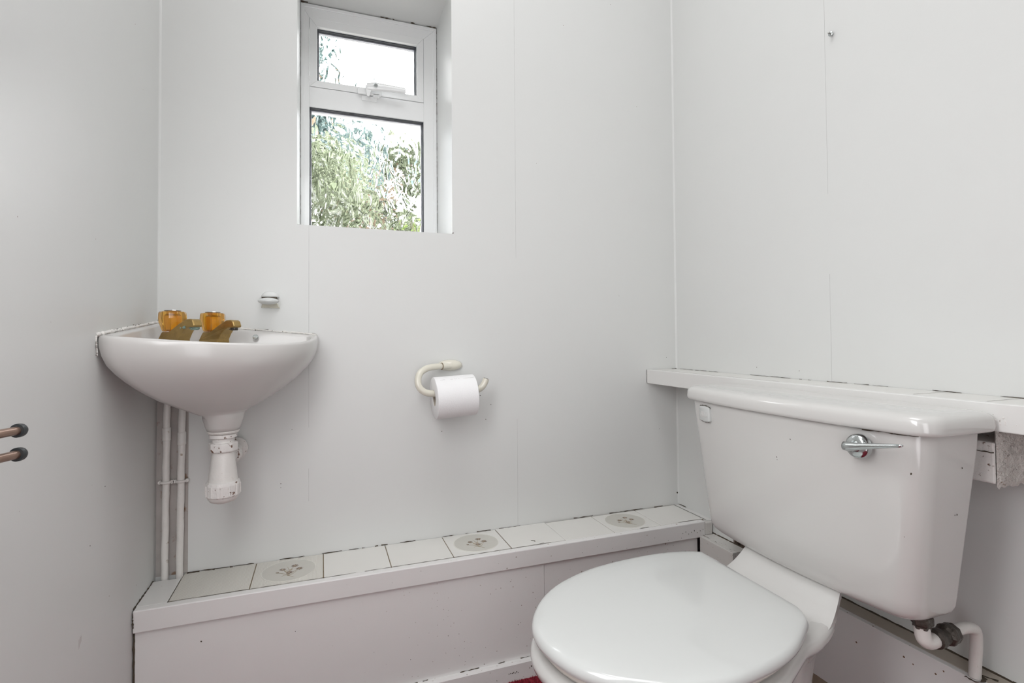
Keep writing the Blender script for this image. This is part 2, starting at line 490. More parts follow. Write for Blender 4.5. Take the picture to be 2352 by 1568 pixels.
# thin painted caulk beads in the two back corners
for i, (x, s) in enumerate(((0, 1), (WX, -1))):
    bm = BM(); z0 = 0.318 if s < 0 else 0.90
    loft(bm, [[(x, 0, z), (x+s*0.0042, 0, z), (x+s*0.0016, -0.0016, z), (x, -0.0042, z)] for z in (z0, CZ)])
    struct('trim_%d' % (i+1), bm, WALL)
# dirt specks and marks with a shape of their own
def marks(name, parent, axis, spots, mat=CRACK, seed=0):
    rnd = random.Random(seed)
    for (a, b_, c_, r) in spots:
        bm = BM(); n = 7; p = Vector((a, b_, c_)); N = Vector(axis)
        u = Vector((0, 0, 1)) if abs(N.z) < .5 else Vector((1, 0, 0)); w = N.cross(u)
        ring0 = []; ring1 = []
        for k in range(n):
            q = r*rnd.uniform(.5, 1.2); th = 2*math.pi*k/n
            d = u*math.cos(th)*q+w*math.sin(th)*q*.75
            ring0.append(p+d); ring1.append(p+d*.8+N*0.0005)
        loft(bm, [ring0, ring1], False, True)
        o = obj(name, bm, mat, parent)
    return o
marks('dirt_speck', wb, (0, -1, 0), [(0.236, 0, 0.855, .0012), (0.745, -0, 0.722, .0030), (0.757, 0, 0.700, .0022), (0.769, 0, 0.692, .002), (0.80, 0, .665, .0018),
    (0.785, 0, .625, .0014), (1.424, -0.001, 0.352, .0035), (0.285, 0, 0.63, .001), (1.36, 0, 0.56, .001), (0.26, 0, 0.50, .0016), (0.26, 0, 0.49, .0011), (0.66, 0, .60, .0016), (1.39, 0, .785, .0016), (0.694, 0, WZ0+.002, .0026)], seed=2)
marks('dirt_speck', wr, (-1, 0, 0), [(WX, -0.33, .77, .0016), (WX, -0.46, .768, .0012), (WX, -0.9, 1.15, .001), (WX, -0.95, .46, .002), (WX, -0.88, .43, .0012), (WX, -0.93, .39, .0018)], seed=3)
marks('dirt_speck', wl, (1, 0, 0), [(0, -0.30, .60, .0013), (0, -0.36, .52, .001), (0, -.62, .35, .0014)], seed=4)
o = marks('scuff_mark', wl, (1, 0, 0), [(0, -0.395, 0.385, .011)], mat=simple('grey_scuff', (0.55, 0.53, 0.52), .6), seed=9)

# ---------------------------------------------------------------- window_1
w1 = empty('window_1', ((WL+WR)/2, WD, WZ0), kind='structure')
def frame_ring(bm, x0, x1, z0, z1, w, y0, y1, mi=0, wt=None, wb_=None, wl_=None, wr_=None):
    """mitred rectangular frame"""
    a, b_, c_, d_ = (wl_ or w), (wr_ or w), (wb_ or w), (wt or w)
    O = [(x0, z0), (x1, z0), (x1, z1), (x0, z1)]
    I = [(x0+a, z0+c_), (x1-b_, z0+c_), (x1-b_, z1-d_), (x0+a, z1-d_)]
    for i in range(4):
        j = (i+1) % 4
        q = [O[i], O[j], I[j], I[i]]
        v = [bm.verts.new((p[0], y, p[1])) for y in (y0, y1) for p in q]
        for idx in ((3, 2, 1, 0), (4, 5, 6, 7), (0, 1, 5, 4), (2, 3, 7, 6), (1, 2, 6, 5), (3, 0, 4, 7)):
            bm.faces.new([v[k] for k in idx]).material_index = mi
FZ0, FZ1 = 1.150, 1.823
bm = BM()
frame_ring(bm, WL, WR, FZ0, FZ1, 0.022, WD, WD+0.06, wl_=0.0245, wr_=0.0410, wt=0.0385, wb_=0.028)
box(bm, (WL+.0245, WR-.0410), (WD, WD+0.06), (1.5245, 1.583))
frame_ring(bm, WL+0.001, WR-0.001, FZ0, FZ1, 0.010, WD-0.004, WD+.001)
obj('window_frame', bm, UPVC, w1, bevel=0.0012)
# top opening sash
SX0, SX1, SZ0, SZ1 = WL+0.0245, WR-0.0410, 1.5838, 1.7845
bm = BM(); frame_ring(bm, SX0+.0006, SX1-.0006, SZ0, SZ1-.0006, 0.0205, WD-0.0025, WD+0.045, wb_=0.0188, wt=0.0235)
sash = obj('opening_sash', bm, UPVC, w1, bevel=0.0012)
# glazing: gasket, spacer, panes
panes = ((SX0+.0205, SX1-.0205, SZ0+.0188, SZ1-.0241, sash, 0.014), (SX0, SX1, 1.178, 1.5245, w1, 0.010))
for (x0, x1, z0, z1, par, rec) in panes:
    bm = BM(); frame_ring(bm, x0-.001, x1+.001, z0-.001, z1+.001, 0.0035, WD+rec-.004, WD+rec+0.004)
    frame_ring(bm, x0, x1, z0, z1, 0.0012, WD+rec+0.004, WD+rec+.018)
    obj('gasket', bm, GASK, par)
    bm = BM(); frame_ring(bm, x0, x1, z0, z1, 0.0055, WD+rec+.009, WD+rec+.018)
    obj('spacer_bar', bm, SPACER, par)
    bm = BM(); box(bm, (x0, x1), (WD+rec+.004, WD+rec+.008), (z0, z1))
    gl = obj('glass_pane', bm, GLASSP, par); tag(gl, 'rippled obscured glass pane')
# white dots of old mortar / dirt line between frame and reveal
bm = BM()
ribbon(bm, [(0.52, WD-.006, FZ1+.001), (WR-.002, WD-.006, FZ1+.001)], (0, -.6, -.8), 0.003, .8, .16, .006, .0005, 11)
ribbon(bm, [(WR-.0006, WD-.006, FZ1), (WR-.0006, WD-.006, 1.55)], (-1, -.3, 0), 0.0016, .8, .3, .006, .0005, 12)
ribbon(bm, [(WR-.0006, WD-.006, 1.55), (WR-.0006, WD-.006, 1.2)], (-1, -.3, 0), 0.0009, .8, .4, .008, .0005, 15)
ribbon(bm, [(WL+.001, WD-.006, FZ1+.002), (WL+.02, WD-.006, FZ1+.002)], (0, -.6, -.8), 0.006, .8, .1, .004, .0005, 13)
ribbon(bm, [(WL+.0006, WD-.006, FZ1), (WL+.0006, WD-.006, 1.2)], (1, -.3, 0), 0.001, .8, .3, .008, .0005, 14)
obj('crack', bm, CRACK, w1)
# casement handle on the bottom rail of the opening sash
hd = empty('window_handle', (0.487, WD-.003, 1.59), 'white locking handle on the small opening pane of the window', 'window handle')
y0 = WD-.003
bm = BM(); box(bm, (0.4525, 0.522), (y0-.009, y0), (1.5790, 1.5985)); obj('base_plate', bm, UPVC, hd, bevel=0.003)
bm = BM()
loft(bm, [[(0.4775, y0-.010, 1.574), (0.4865, y0-.010, 1.572), (0.4915, y0-.010, 1.592), (0.486, y0-.010, 1.613), (0.4735, y0-.010, 1.604)],
          [(0.4785, y0-.024, 1.568), (0.4855, y0-.024, 1.566), (0.4905, y0-.024, 1.586), (0.4855, y0-.024, 1.606), (0.475, y0-.024, 1.598)]])
rings = []
for (x, hz, w, yy) in ((0.478, 1.5960, .0125, .020), (0.50, 1.5985, .0145, .024), (0.53, 1.5985, .0125, .026), (0.56, 1.5975, .0110, .028), (0.586, 1.5965, .0100, .030), (0.590, 1.5960, .0088, .030)):
    rings.append([(x, y0-yy+.006*math.cos(a), hz+w*math.sin(a)*.9) for a in [2*math.pi*k/12 for k in range(12)]])
loft(bm, rings)
obj('lever', bm, UPVC, hd, smooth=True, bevel=0.0008)
bm = BM(); lathe(bm, [(.0058, 0), (.0058, .004), (.0050, .005)], (0.503, y0-.0285, 1.5990), (0, -1, 0), 20)
box(bm, (0.5005, 0.5055), (y0-.0342, y0-.0334), (1.5983, 1.5997))
lk = obj('lock_barrel', bm, CHROME, hd, smooth=True)
bm = BM(); box(bm, (0.465, 0.5095), (WD-.0045, WD+.0005), (1.5635, 1.5785)); box(bm, (0.4975, 0.5165), (WD-.012, WD-.002), (1.5735, 1.5845))
obj('keep_plate', bm, UPVC, hd, bevel=0.0012)

# ---------------------------------------------------------------- tiled ledge along the back wall
LZ = 0.316; LY = -0.1515
led = empty('tiled_ledge', (0.7, -0.08, 0), 'long low white boxed-in ledge topped with tiles under the window wall', 'ledge')
tiles0 = 0.0568; TP = 0.15056
bm = BM()
for i in range(10):
    xa = tiles0+i*TP; xb = min(xa+TP, 1.4075)
    if xb-xa < .02: break
    mi = 0 if i in (0, 1) else 1
    lift = 0.0012 if i == 5 else 0
    z1 = LZ+lift
    g_ = .0009
    v = box(bm, (xa+g_, xb-g_), (LY+.0125, -0.0008-(0.0035 if i > 5 else 0)), (LZ-.008, z1), mi)
tt = obj('tile_top', bm, [RIB, TILEW], led, bevel=0.0014)
tag(tt, 'row of cream tiles, three of them with a flower medallion')
# medallions with sprigs
for n_, i in enumerate((1, 4, 7)):
    cx = tiles0+(i+.5)*TP; cyy = -0.070; z = LZ
    bm = BM(); R1 = .0595
    sc = 1.0 if i < 7 else .98
    circ = lambda r, zz: [(cx+r*math.cos(2*math.pi*k/48), cyy+r*.98*math.sin(2*math.pi*k/48), zz) for k in range(48)]
    loft(bm, [circ(R1, z-.001), circ(R1, z+.0004), circ(R1-.0018, z+.0005), circ(R1-.0022, z+.0002)], False, False, 1)
    loft(bm, [circ(R1-.0019, z), circ(R1-.0019, z+.0003)], False, True, 0)
    z += .0004
    rnd = random.Random(40+i)
    def petal(px, py, r, mi):
        k = 11; ring0 = []; ring1 = []
        for q in range(k*2):
            rr = r*(1 if q % 2 else .55)*rnd.uniform(.8, 1.1); th = math.pi*q/k
            ring0.append((cx+px+rr*math.cos(th), cyy+py+rr*math.sin(th), z)); ring1.append((cx+px+rr*.85*math.cos(th), cyy+py+rr*.85*math.sin(th), z+.0002))
        loft(bm, [ring0, ring1], False, True, mi)
    fl = [(.012, .020, .0095), (-.014, .007, .0085), (.022, .001, .0095), (.001, -.014, .0095), (-.024, -.006, .004)]
    for (px, py, r) in fl:
        petal(px, py, r, 2); z += .00015; petal(px, py, r*.38, 3); z -= .00015
    def stem(a, b_, c_):
        A, B_, C_ = Vector(a), Vector(b_), Vector(c_); pts = [(1-t_)**2*A+2*t_*(1-t_)*B_+t_*t_*C_ for t_ in [q/8 for q in range(9)]]
        ribbon(bm, [(cx+p.x, cyy+p.y, z) for p in pts], (0, 0, 1), .0011, .4, .0, .004, .0001, 5, 3, .0001, .0002)
    for s_ in (((0, -.03), (0, 0), (.012, .018)), ((0, -.03), (-.004, -.01), (-.013, .006)), ((0, -.03), (.01, -.012), (.02, .0)), ((0, -.03), (-.01, -.012), (-.027, -.008)),
               ((0, -.02), (.002, .0), (-.004, .018)), ((.002, -.03), (.014, -.02), (.017, -.009)), ((0, -.03), (.006, -.034), (.012, -.042)), ((0, -.026), (-.012, -.024), (-.014, -.032))):
        stem(*s_)
    petal(.004, .0, .004, 3); petal(-.006, -.004, .004, 3); petal(.0, -.028, .0035, 3)
    obj('flower_medallion', bm, [OVAL, RING, FLOW, FLOWL], led)
# grout and cracks
bm = BM()
box(bm, (tiles0, 1.4075), (LY+.012, -.001), (LZ-.012, LZ-.0016))
obj('grout_bed', bm, GROUT, led)
bm = BM()
ribbon(bm, [(0.873, -.146, LZ+.0015), (0.90, -.136, LZ+.0015), (0.94, -.127, LZ+.0015), (0.958, -.120, LZ+.0015)], (0, 0, 1), .0010, .4, .05, .006, .0001, 21, thick=.0001)
ribbon(bm, [(0.873, -.112, LZ+.0015), (0.880, -.116, LZ+.0015), (0.880, -.122, LZ+.0015)], (0, 0, 1), .0028, .3, 0, .003, .0001, 22, thick=.0001)
ribbon(bm, [(tiles0, LY+.012, LZ+.0003), (1.40, LY+.012, LZ+.0003)], (0, 0, 1), .0013, .7, .06, .01, .0001, 24, thick=.0001)
ribbon(bm, [(tiles0, -.0012, LZ+.001), (1.40, -.0012, LZ+.001)], (0, -.7, .7), .0016, .8, .14, .008, .0002, 25)
ribbon(bm, [(tiles0+.006, -.004, LZ+.001), (tiles0+.10, -.0035, LZ+.001)], (0, -.7, .7), .0022, .9, .12, .006, .0002, 26)
ribbon(bm, [(.0012, -.022, LZ), (.0012, LY-.002, LZ)], (.7, 0, .7), .0030, .7, .0, .006, .0003, 27)
ribbon(bm, [(.003, LY-.0085, LZ-.004), (.003, LY-.0085, LZ-.045)], (0, -1, 0), .0022, .7, .2, .004, .0003, 28)
ribbon(bm, [(.003, LY-.0015, LZ-.045), (.003, LY-.0015, 0)], (0, -1, 0), .0030, .5, .0, .008, .0005, 29)
ribbon(bm, [(1.409, -.002, LZ-.001), (1.409, LY, LZ-.001)], (0, 0, 1), .0016, .3, .0, .01, .0012, 30)
ribbon(bm, [(1.4275, -.004, LZ+.0006), (1.4275, LY, LZ+.0006)], (-.7, 0, .7), .0022, .6, .03, .008, .0002, 31)
obj('crack', bm, CRACK, led)
# wooden strips: left end board, right edge strip
bm = BM(); box(bm, (0.001, tiles0-.0012), (LY+.0125, -0.0235), (LZ-.018, LZ-.0006)); obj('end_board', bm, WOOD, led, bevel=.0008)
bm = BM(); box(bm, (1.4088, WX), (LY, -.001), (LZ-.018, LZ-.001)); obj('edge_strip', bm, WOOD, led, bevel=.0008)
# front rail with bright worn edge, bare right end
bm = BM(); box(bm, (0.002, 1.399), (LY-.0075, LY+.012), (LZ-.0445, LZ-.0002)); obj('front_rail', bm, WOODS, led, bevel=.0022)
bm = BM(); box(bm, (1.3996, 1.4255), (LY-.0075, LY+.010), (LZ-.042, LZ-.0035)); obj('rail_end_block', bm, WOODR, led, bevel=.003)
bm = BM(); box(bm, (0.004, 0.8927), (LY-.001, LY+.008), (0.0, LZ-.046)); obj('front_panel', bm, WOODS, led, bevel=.001)
bm = BM(); box(bm, (0.8935, 1.3775), (LY+.001, LY+.009), (0.0, LZ-.046)); obj('front_panel', bm, WOODS, led, bevel=.001)
marks('dirt_speck', led, (0, -1, 0), [(1.32+.01*k, LY-.0078, .291+.004*math.sin(k*2.1), .0016) for k in range(8)]+[(1.0+.045*k, LY-.0078, .285+.009*math.sin(k*1.7), .0010) for k in range(9)]
      + [(.55+.09*k, LY-.0012, .10+.05*math.sin(k*2.3), .0012) for k in range(7)]+[(.12, LY-.0012, .23, .0022), (.10, LY-.0012, .12, .0016), (.3, LY-.0012, .215, .0014)], seed=12)

# skirting at the foot of the ledge
bm = BM()
loft(bm, [[(x, LY-.0012, 0), (x, LY-.0145, 0), (x, LY-.0145, .040), (x, LY-.011, .044), (x, LY-.0012, .044)] for x in (0.004, 1.376)])
bb = struct('baseboard_back', bm, WOODS)
bm = BM(); ribbon(bm, [(0.5, LY-.0020, .0445), (1.0, LY-.0020, .0445)], (0, -.5, .86), .0016, .9, .12, .006, .0002, 33)
obj('crack', bm, CRACK, bb)
marks('scuff_mark', bb, (0, -1, 0), [(.79+.004*k, LY-.0147, .021+.002*math.sin(k*3), .0018) for k in range(7)]+[(.85, LY-.0147, .027, .003), (.845, LY-.0147, .024, .0015), (.73, LY-.0147, .012, .0016), (.758, LY-.0147, .012, .001)], seed=13)

# carpet pile (nobody could count it)
rnd = random.Random(5); VV = []; FF = []
for k in range(80000):
    x = rnd.uniform(.004, 1.374); y = rnd.uniform(YB, LY-.016)
    if k < 16000: x = rnd.uniform(.30, 1.1); y = rnd.uniform(-.5, LY-.016)
    h = rnd.uniform(.003, .0065); a = rnd.uniform(0, 6.28); r = rnd.uniform(.0012, .0022); n0 = len(VV)
    for q in range(3): VV.append((x+r*math.cos(a+q*2.094), y+r*math.sin(a+q*2.094), 0))
    VV.append((x+rnd.uniform(-.002, .002), y+rnd.uniform(-.002, .002), h))
    FF += [(n0, n0+1, n0+3), (n0+1, n0+2, n0+3), (n0+2, n0, n0+3)]
me = bpy.data.meshes.new('carpet_pile'); me.from_pydata(VV, [], FF); me.materials.append(CARPET)
o = bpy.data.objects.new('carpet_pile', me); COL.objects.link(o)
tag(o, 'deep red carpet pile on the floor beside the toilet', 'carpet', kind='stuff')

# ---------------------------------------------------------------- low boxing along the right wall
BZ, BX = 0.277, 1.378
bxg = empty('pipe_boxing', (1.40, -0.9, 0), 'low painted boxing along the right wall behind and under the toilet cistern', 'boxing')
GRIMY = paint('grimy_wood', (0.40, 0.355, 0.30), 0.5, speck=[(90, .2, .15, .9)], mottled=.12)
for (ya, yb, mt_) in ((-0.288, -0.1600, WOODR), (YB+.02, -0.43, GRIMY)):
    bm = BM(); box(bm, (BX, BX+.012), (ya, yb), (0.0 if ya > -.3 else .105, BZ-.0004)); obj('side_panel', bm, WOODS if ya < -.3 else WOODR, bxg, bevel=.0008)
    bm = BM(); box(bm, (BX+.0125, WX-.0015), (ya+.0005, yb-.0005), (BZ-.014, BZ)); obj('top_board', bm, mt_, bxg, bevel=.0006)
bm = BM(); box(bm, (BX+.0005, BX+.0115), (-.56, -.43), (0, .1045))
for k in range(4): box(bm, (BX-.0004, BX+.001), (-.445-.022*k, -.4435-.022*k), (.0, .095-.01*k), 1)
tag(obj('bare_board', bm, [RAW, CRACK], bxg), 'unpainted brown board at the foot of the boxing')
bm = BM(); box(bm, (BX, BX+.012), (YB+.02, -.5605), (0, .1045)); obj('side_panel', bm, WOOD, bxg)
bm = BM()
ribbon(bm, [(WX-.001, -.45, BZ+.0005), (WX-.001, -.86, BZ+.0005)], (-.7, 0, .7), .0042, .6, .0, .008, .0006, 34)
ribbon(bm, [(WX-.001, -.86, BZ+.0005), (WX-.001, -1.05, BZ+.0005)], (-.7, 0, .7), .0045, .8, .12, .008, .0006, 35)
ribbon(bm, [(WX-.001, -.155, BZ+.0005), (WX-.001, -.288, BZ+.0005)], (-.7, 0, .7), .0035, .7, .03, .008, .0006, 36)
ribbon(bm, [(BX+.0122, -.155, BZ+.0003), (BX+.0122, -.288, BZ+.0003)], (0, 0, 1), .0012, .7, .1, .006, .0002, 37)
ribbon(bm, [(1.374, -.822, BZ+.0003), (1.372, -.838, BZ+.0003), (1.384, -.8415, BZ+.0003), (1.396, -.838, BZ+.0003), (1.402, -.83, BZ+.0003), (1.41, -.85, BZ+.0003)], (0, 0, 1), .0045, .8, .0, .004, .0002, 38)
obj('crack', bm, CRACK, bxg)

# ---------------------------------------------------------------- shelf along the right wall with its batten
SX = WX-0.1146; STZ, SBZ = 0.7485, 0.7058
sh = empty('wall_shelf', (SX+.05, -.8, STZ), 'long narrow white shelf along the right wall above and behind the cistern', 'shelf')
bm = BM(); box(bm, (SX, SX+.016), (YB+.02, -.0015), (SBZ, STZ)); obj('front_lipping', bm, WOOD, sh, bevel=.0016)
bm = BM()
y = -.0015; k = 0
edges = [-.0015, -.127, -.235, -.343, -.451, -.559, -.667, -.7755, -.8845, -.992, -1.10, -1.21, -1.32, -1.43, -1.54, -1.65]
for a, b_ in zip(edges, edges[1:]):
    box(bm, (SX+.0168, WX-.001), (b_+.0004, a-.0004), (STZ-.008, STZ-.0004))
obj('top_tiles', bm, TILEW, sh, bevel=.0006)
bm = BM(); box(bm, (SX+.016, WX-.0005), (YB+.02, -.0015), (SBZ+.004, STZ-.009)); obj('under_board', bm, WOOD, sh)
bm = BM()
ribbon(bm, [(SX+.0164, -.06, STZ), (SX+.0164, -1.3, STZ)], (0, 0, 1), .0012, .5, .05, .012, .0002, 41, thick=.0001)
ribbon(bm, [(WX-.001, -.02, STZ), (WX-.001, -.30, STZ)], (-.7, 0, .7), .0010, .8, .2, .01, .0004, 42)
ribbon(bm, [(WX-.001, -.30, STZ), (WX-.001, -1.2, STZ)], (-.7, 0, .7), .0010, .9, .22, .008, .0004, 43)
ribbon(bm, [(SX, -.001, STZ), (SX, -.001, SBZ)], (0, -1, 0), .0012, .4, 0, .006, .0006, 44)
ribbon(bm, [(WX-.02, -.001, STZ+.001), (WX, -.001, STZ+.001)], (0, -1, 0), .0014, .8, .1, .004, .0003, 45)
for q in (-.7755, -.8845): ribbon(bm, [(SX+.02, q, STZ-.0003), (WX-.001, q, STZ-.0003)], (0, 0, 1), .0009, .5, .03, .01, .0002, 46, thick=.0001)
obj('crack', bm, CRACK, sh)
marks('chipped_patch', sh, (-1, 0, 0), [(SX, -.905-.006*(k % 3), .722-.004*(k//3), .0022) for k in range(7)]+[(SX, -.915, .728, .002), (SX, -.93, .719, .0014)], mat=CHIP, seed=20)
# batten block under the shelf
bl = empty('shelf_batten', (1.37, -.88, .62), 'rough painted timber batten blocks under the shelf right of the cistern', 'batten')
bm = BM(); box(bm, (1.330, 1.408), (-.8945, -.80), (.6215, .6855)); o = obj('end_block', bm, CHIP, bl, bevel=.003)
bm = BM()
# rough plastered end of the block
nx, nz = 14, 16; rnd = random.Random(8); grid = []
for i in range(nx+1):
    row = []
    for j in range(nz+1):
        x = 1.3325+.0735*i/nx; z = .619+.0845*j/nz - (0.006*rnd.random() if j == 0 else 0)
        e = 0 if i in (0, nx) or j in (0, nz) else rnd.uniform(.0005, .0065)
        row.append(bm.verts.new((x, -.8955-e, z)))
    grid.append(row)
for i in range(nx):
    for j in range(nz): bm.faces.new((grid[i][j], grid[i+1][j], grid[i+1][j+1], grid[i][j+1]))
back = [bm.verts.new(p) for p in ((1.3325, -.8945, .619), (1.406, -.8945, .619), (1.406, -.8945, .7035), (1.3325, -.8945, .7035))]
bm.faces.new(back)
tag(obj('plastered_end', bm, PLAST, bl, smooth='all'), 'lumpy plaster on the end of the block')
bm = BM(); box(bm, (1.408, WX-.0005), (-1.69, -.880), (.614, .7055)); obj('wall_batten', bm, WOOD, bl, bevel=.002)
bm = BM(); ribbon(bm, [(1.4078, -.8818, .704), (1.4078, -.8818, .655)], (-1, 0, 0), .002, .7, .2, .004, .0004, 47)
ribbon(bm, [(1.3296, -.8945, .670), (1.3296, -.865, .6695)], (-1, 0, 0), .0016, .4, 0, .004, .0004, 48)
obj('crack', bm, CRACK, bl)

# ---------------------------------------------------------------- toilet
LID = [(1.0869, -.5063), (1.0222, -.4861), (.9355, -.4837), (.8393, -.4966), (.7616, -.5264), (.7123, -.5625), (.6819, -.5988), (.664, -.6314), (.6568, -.658), (.6555, -.6894),
       (.6626, -.7266), (.6826, -.7689), (.7216, -.8079), (.778, -.8385), (.8448, -.8525), (.8992, -.8496), (.9583, -.8384), (1.0048, -.8217), (1.0498, -.7963), (1.0760, -.7775), (1.0905, -.7510), (1.0935, -.7200), (1.0945, -.6181), (1.0950, -.5330)]
LIDO = closed_spline(LID, 5)
LID_C = (sum(p[0] for p in LIDO)/len(LIDO), sum(p[1] for p in LIDO)/len(LIDO))
toi = empty('toilet', (0.95, -.65, 0), 'white close-coupled toilet with its lid down against the right wall', 'toilet')
def ringz(pts, z): return [(p[0], p[1], z) for p in pts]
def toward(pts, c, s): return [(c[0]+(p[0]-c[0])*s, c[1]+(p[1]-c[1])*s) for p in pts]
# lid
bm = BM()
rs = [ringz(toward(inset_poly(LIDO, .006), LID_C, .55), .3935), ringz(inset_poly(LIDO, .010), .3935), ringz(inset_poly(LIDO, .0030), .3925), ringz(inset_poly(LIDO, .0008), .3945), ringz(LIDO, .399), ringz(inset_poly(LIDO, .0012), .4045),
      ringz(inset_poly(LIDO, .0045), .4085), ringz(inset_poly(LIDO, .0085), .4104)]
base = inset_poly(LIDO, .0085)
rs.append(ringz(toward(base, LID_C, .95), .4124))
for s_, z in ((.86, .4145), (.65, .4162), (.4, .4172), (.15, .4177)): rs.append(ringz(toward(base, LID_C, s_), z))
vr = loft(bm, rs, True, False); capfan(bm, vr[-1], (*LID_C, .4178))
tag(obj('toilet_lid', bm, SEAT, toi, smooth='all'), 'glossy white closed lid')
# seat
bm = BM(); so = inset_poly(LIDO, .012); si = toward(so, LID_C, .66)
rs = [ringz(toward(so, LID_C, .66), .3765), ringz(inset_poly(so, .010), .3765), ringz(inset_poly(so, .002), .3775), ringz(so, .3825), ringz(inset_poly(so, .001), .388), ringz(inset_poly(so, .006), .3912), ringz(inset_poly(so, .016), .392), ringz(si, .392)]
v = [[bm.verts.new(p) for p in r] for r in rs]; nn = len(so)
for a, b_ in zip(v, v[1:]+[v[0]]):
    for i in range(nn): bm.faces.new((a[i], a[(i+1) % nn], b_[(i+1) % nn], b_[i]))
obj('toilet_seat', bm, SEATU, toi, smooth='all')
# hinges
for yy in (-.575, -.705):
    bm = BM(); tube(bm, [(1.087, yy-.018, .387), (1.087, yy+.018, .387)], .006, 14); lathe(bm, [(.011, 0), (.011, .006), (.006, .008), (.006, .016)], (1.098, yy, .3735), (0, 0, 1), 16)
    obj('hinge', bm, SEATU, toi, smooth=True)
# pan
PO = [(1.185, -.527), (1.15, -.520), (1.10, -.507), (1.04, -.493), (.9355, -.4835), (.8393, -.4956), (.7606, -.5254), (.7103, -.5625), (.6795, -.5988), (.6615, -.6314), (.6535, -.660), (.6525, -.6894),
      (.6600, -.7276), (.6806, -.7709), (.7206, -.8109), (.778, -.8415), (.8448, -.8545), (.8992, -.8506), (.9583, -.8384), (1.010, -.8140), (1.062, -.7885), (1.10, -.7800), (1.140, -.765), (1.170, -.748), (1.190, -.730), (1.200, -.700), (1.202, -.64), (1.200, -.56)]
POO = closed_spline(PO, 5)
PC = (.90, -.665)
def shrink(pts, s, c=PC, dx=0, sy=None): return [(c[0]+(p[0]-c[0])*s+dx, c[1]+(p[1]-c[1])*(sy or s)) for p in pts]
bm = BM()
rs = [ringz(toward(inset_poly(POO, .03), PC, .50), .30), ringz(toward(inset_poly(POO, .03), PC, .72), .345), ringz(toward(inset_poly(POO, .03), PC, .80), .366), ringz(inset_poly(POO, .030), .3725), ringz(inset_poly(POO, .016), .3735), ringz(inset_poly(POO, .006), .3715), ringz(inset_poly(POO, .0012), .367),
      ringz(POO, .361), ringz(inset_poly(POO, .0015), .354), ringz(inset_poly(POO, .007), .347), ringz(inset_poly(POO, .0135), .340)]
low = inset_poly(POO, .0135)
for s_, z, dx in ((.93, .315, .005), (.86, .28, .02), (.76, .23, .045), (.66, .17, .075), (.60, .10, .095), (.60, .04, .10), (.62, 0, .10)):
    rs.append([(p[0], p[1], z) for p in shrink(low, s_, PC, dx, s_*.96)])
loft(bm, rs, True, True)
# cove rising from the rim to the cistern, concave on top
ny, nxx = 14, 16; rows_t = []; rows_b = []
for i in range(nxx+1):
    t_ = i/nxx; x = 1.118+t_*.088
    e = max(0, min(1, (x-1.125)/.075)); h = .3722+.042*(e**1.8)
    yl = -.519-.002*t_; yr = -.768+.036*t_**1.2
    rows_t.append([(x, yl+(yr-yl)*j/ny, h - .004*max(0, abs(2*j/ny-1)-.86)/.14) for j in range(ny+1)])
    rows_b.append([(x, yl+(yr-yl)*j/ny, max(.362, rows_t[-1][j][2]-.016)) for j in range(ny+1)])
Tt = [[bm.verts.new(p) for p in r] for r in rows_t]; Tb = [[bm.verts.new(p) for p in r] for r in rows_b]
for i in range(nxx):
    for j in range(ny):
        bm.faces.new((Tt[i][j], Tt[i][j+1], Tt[i+1][j+1], Tt[i+1][j])); bm.faces.new((Tb[i][j], Tb[i+1][j], Tb[i+1][j+1], Tb[i][j+1]))
    bm.faces.new((Tt[i][0], Tt[i+1][0], Tb[i+1][0], Tb[i][0])); bm.faces.new((Tt[i][ny], Tb[i][ny], Tb[i+1][ny], Tt[i+1][ny]))
bm.faces.new(Tt[0]+Tb[0][::-1]); bm.faces.new(Tt[-1][::-1]+Tb[-1])
obj('bowl', bm, CERAM, toi, smooth=True)
# soil pipe going into the recess
bm = BM(); tube(bm, smooth_path([(1.10, -.62, .19), (1.20, -.54, .19), (1.30, -.41, .19), (1.375, -.365, .19)], 5), .050, 20)
obj('soil_pipe', bm, CERAM, toi, smooth=True)

# cistern body
def cist(xb, xfe, bulge, yL, yR, rf, rb):
    pts = [(xb, yL, rb), (xfe, yL, rf)]
    for k in range(1, 12):
        t_ = k/12
        pts.append((xfe-bulge*(1-(2*t_-1)**2)**.9, yL+(yR-yL)*t_, 0))
    pts += [(xfe, yR, rf), (xb, yR, rb)]
    return fillet_poly(pts, 8)
def ci(z, t_, ins=0):
    """body outline; t_=1 at the top, 0 at the bottom"""
    L = lambda a, b_: a+(b_-a)*t_
    return ringz(cist(L(1.297, 1.300)-ins*.3, L(1.197, 1.174)+ins, L(.020, .025), L(-.403, -.380)-ins, L(-.860, -.894)+ins, .036, .010), z)
bm = BM()
rs = [ci(.4055, 0, .030), ci(.407, 0, .020), ci(.411, 0, .010), ci(.4175, .0, .004), ci(.427, .02, .0008), ci(.442, .06, 0), ci(.52, .35), ci(.60, .65), ci(.68, .95), ci(.7055, 1)]
loft(bm, rs)
cis = obj('cistern', bm, CERAM, toi, smooth=True)
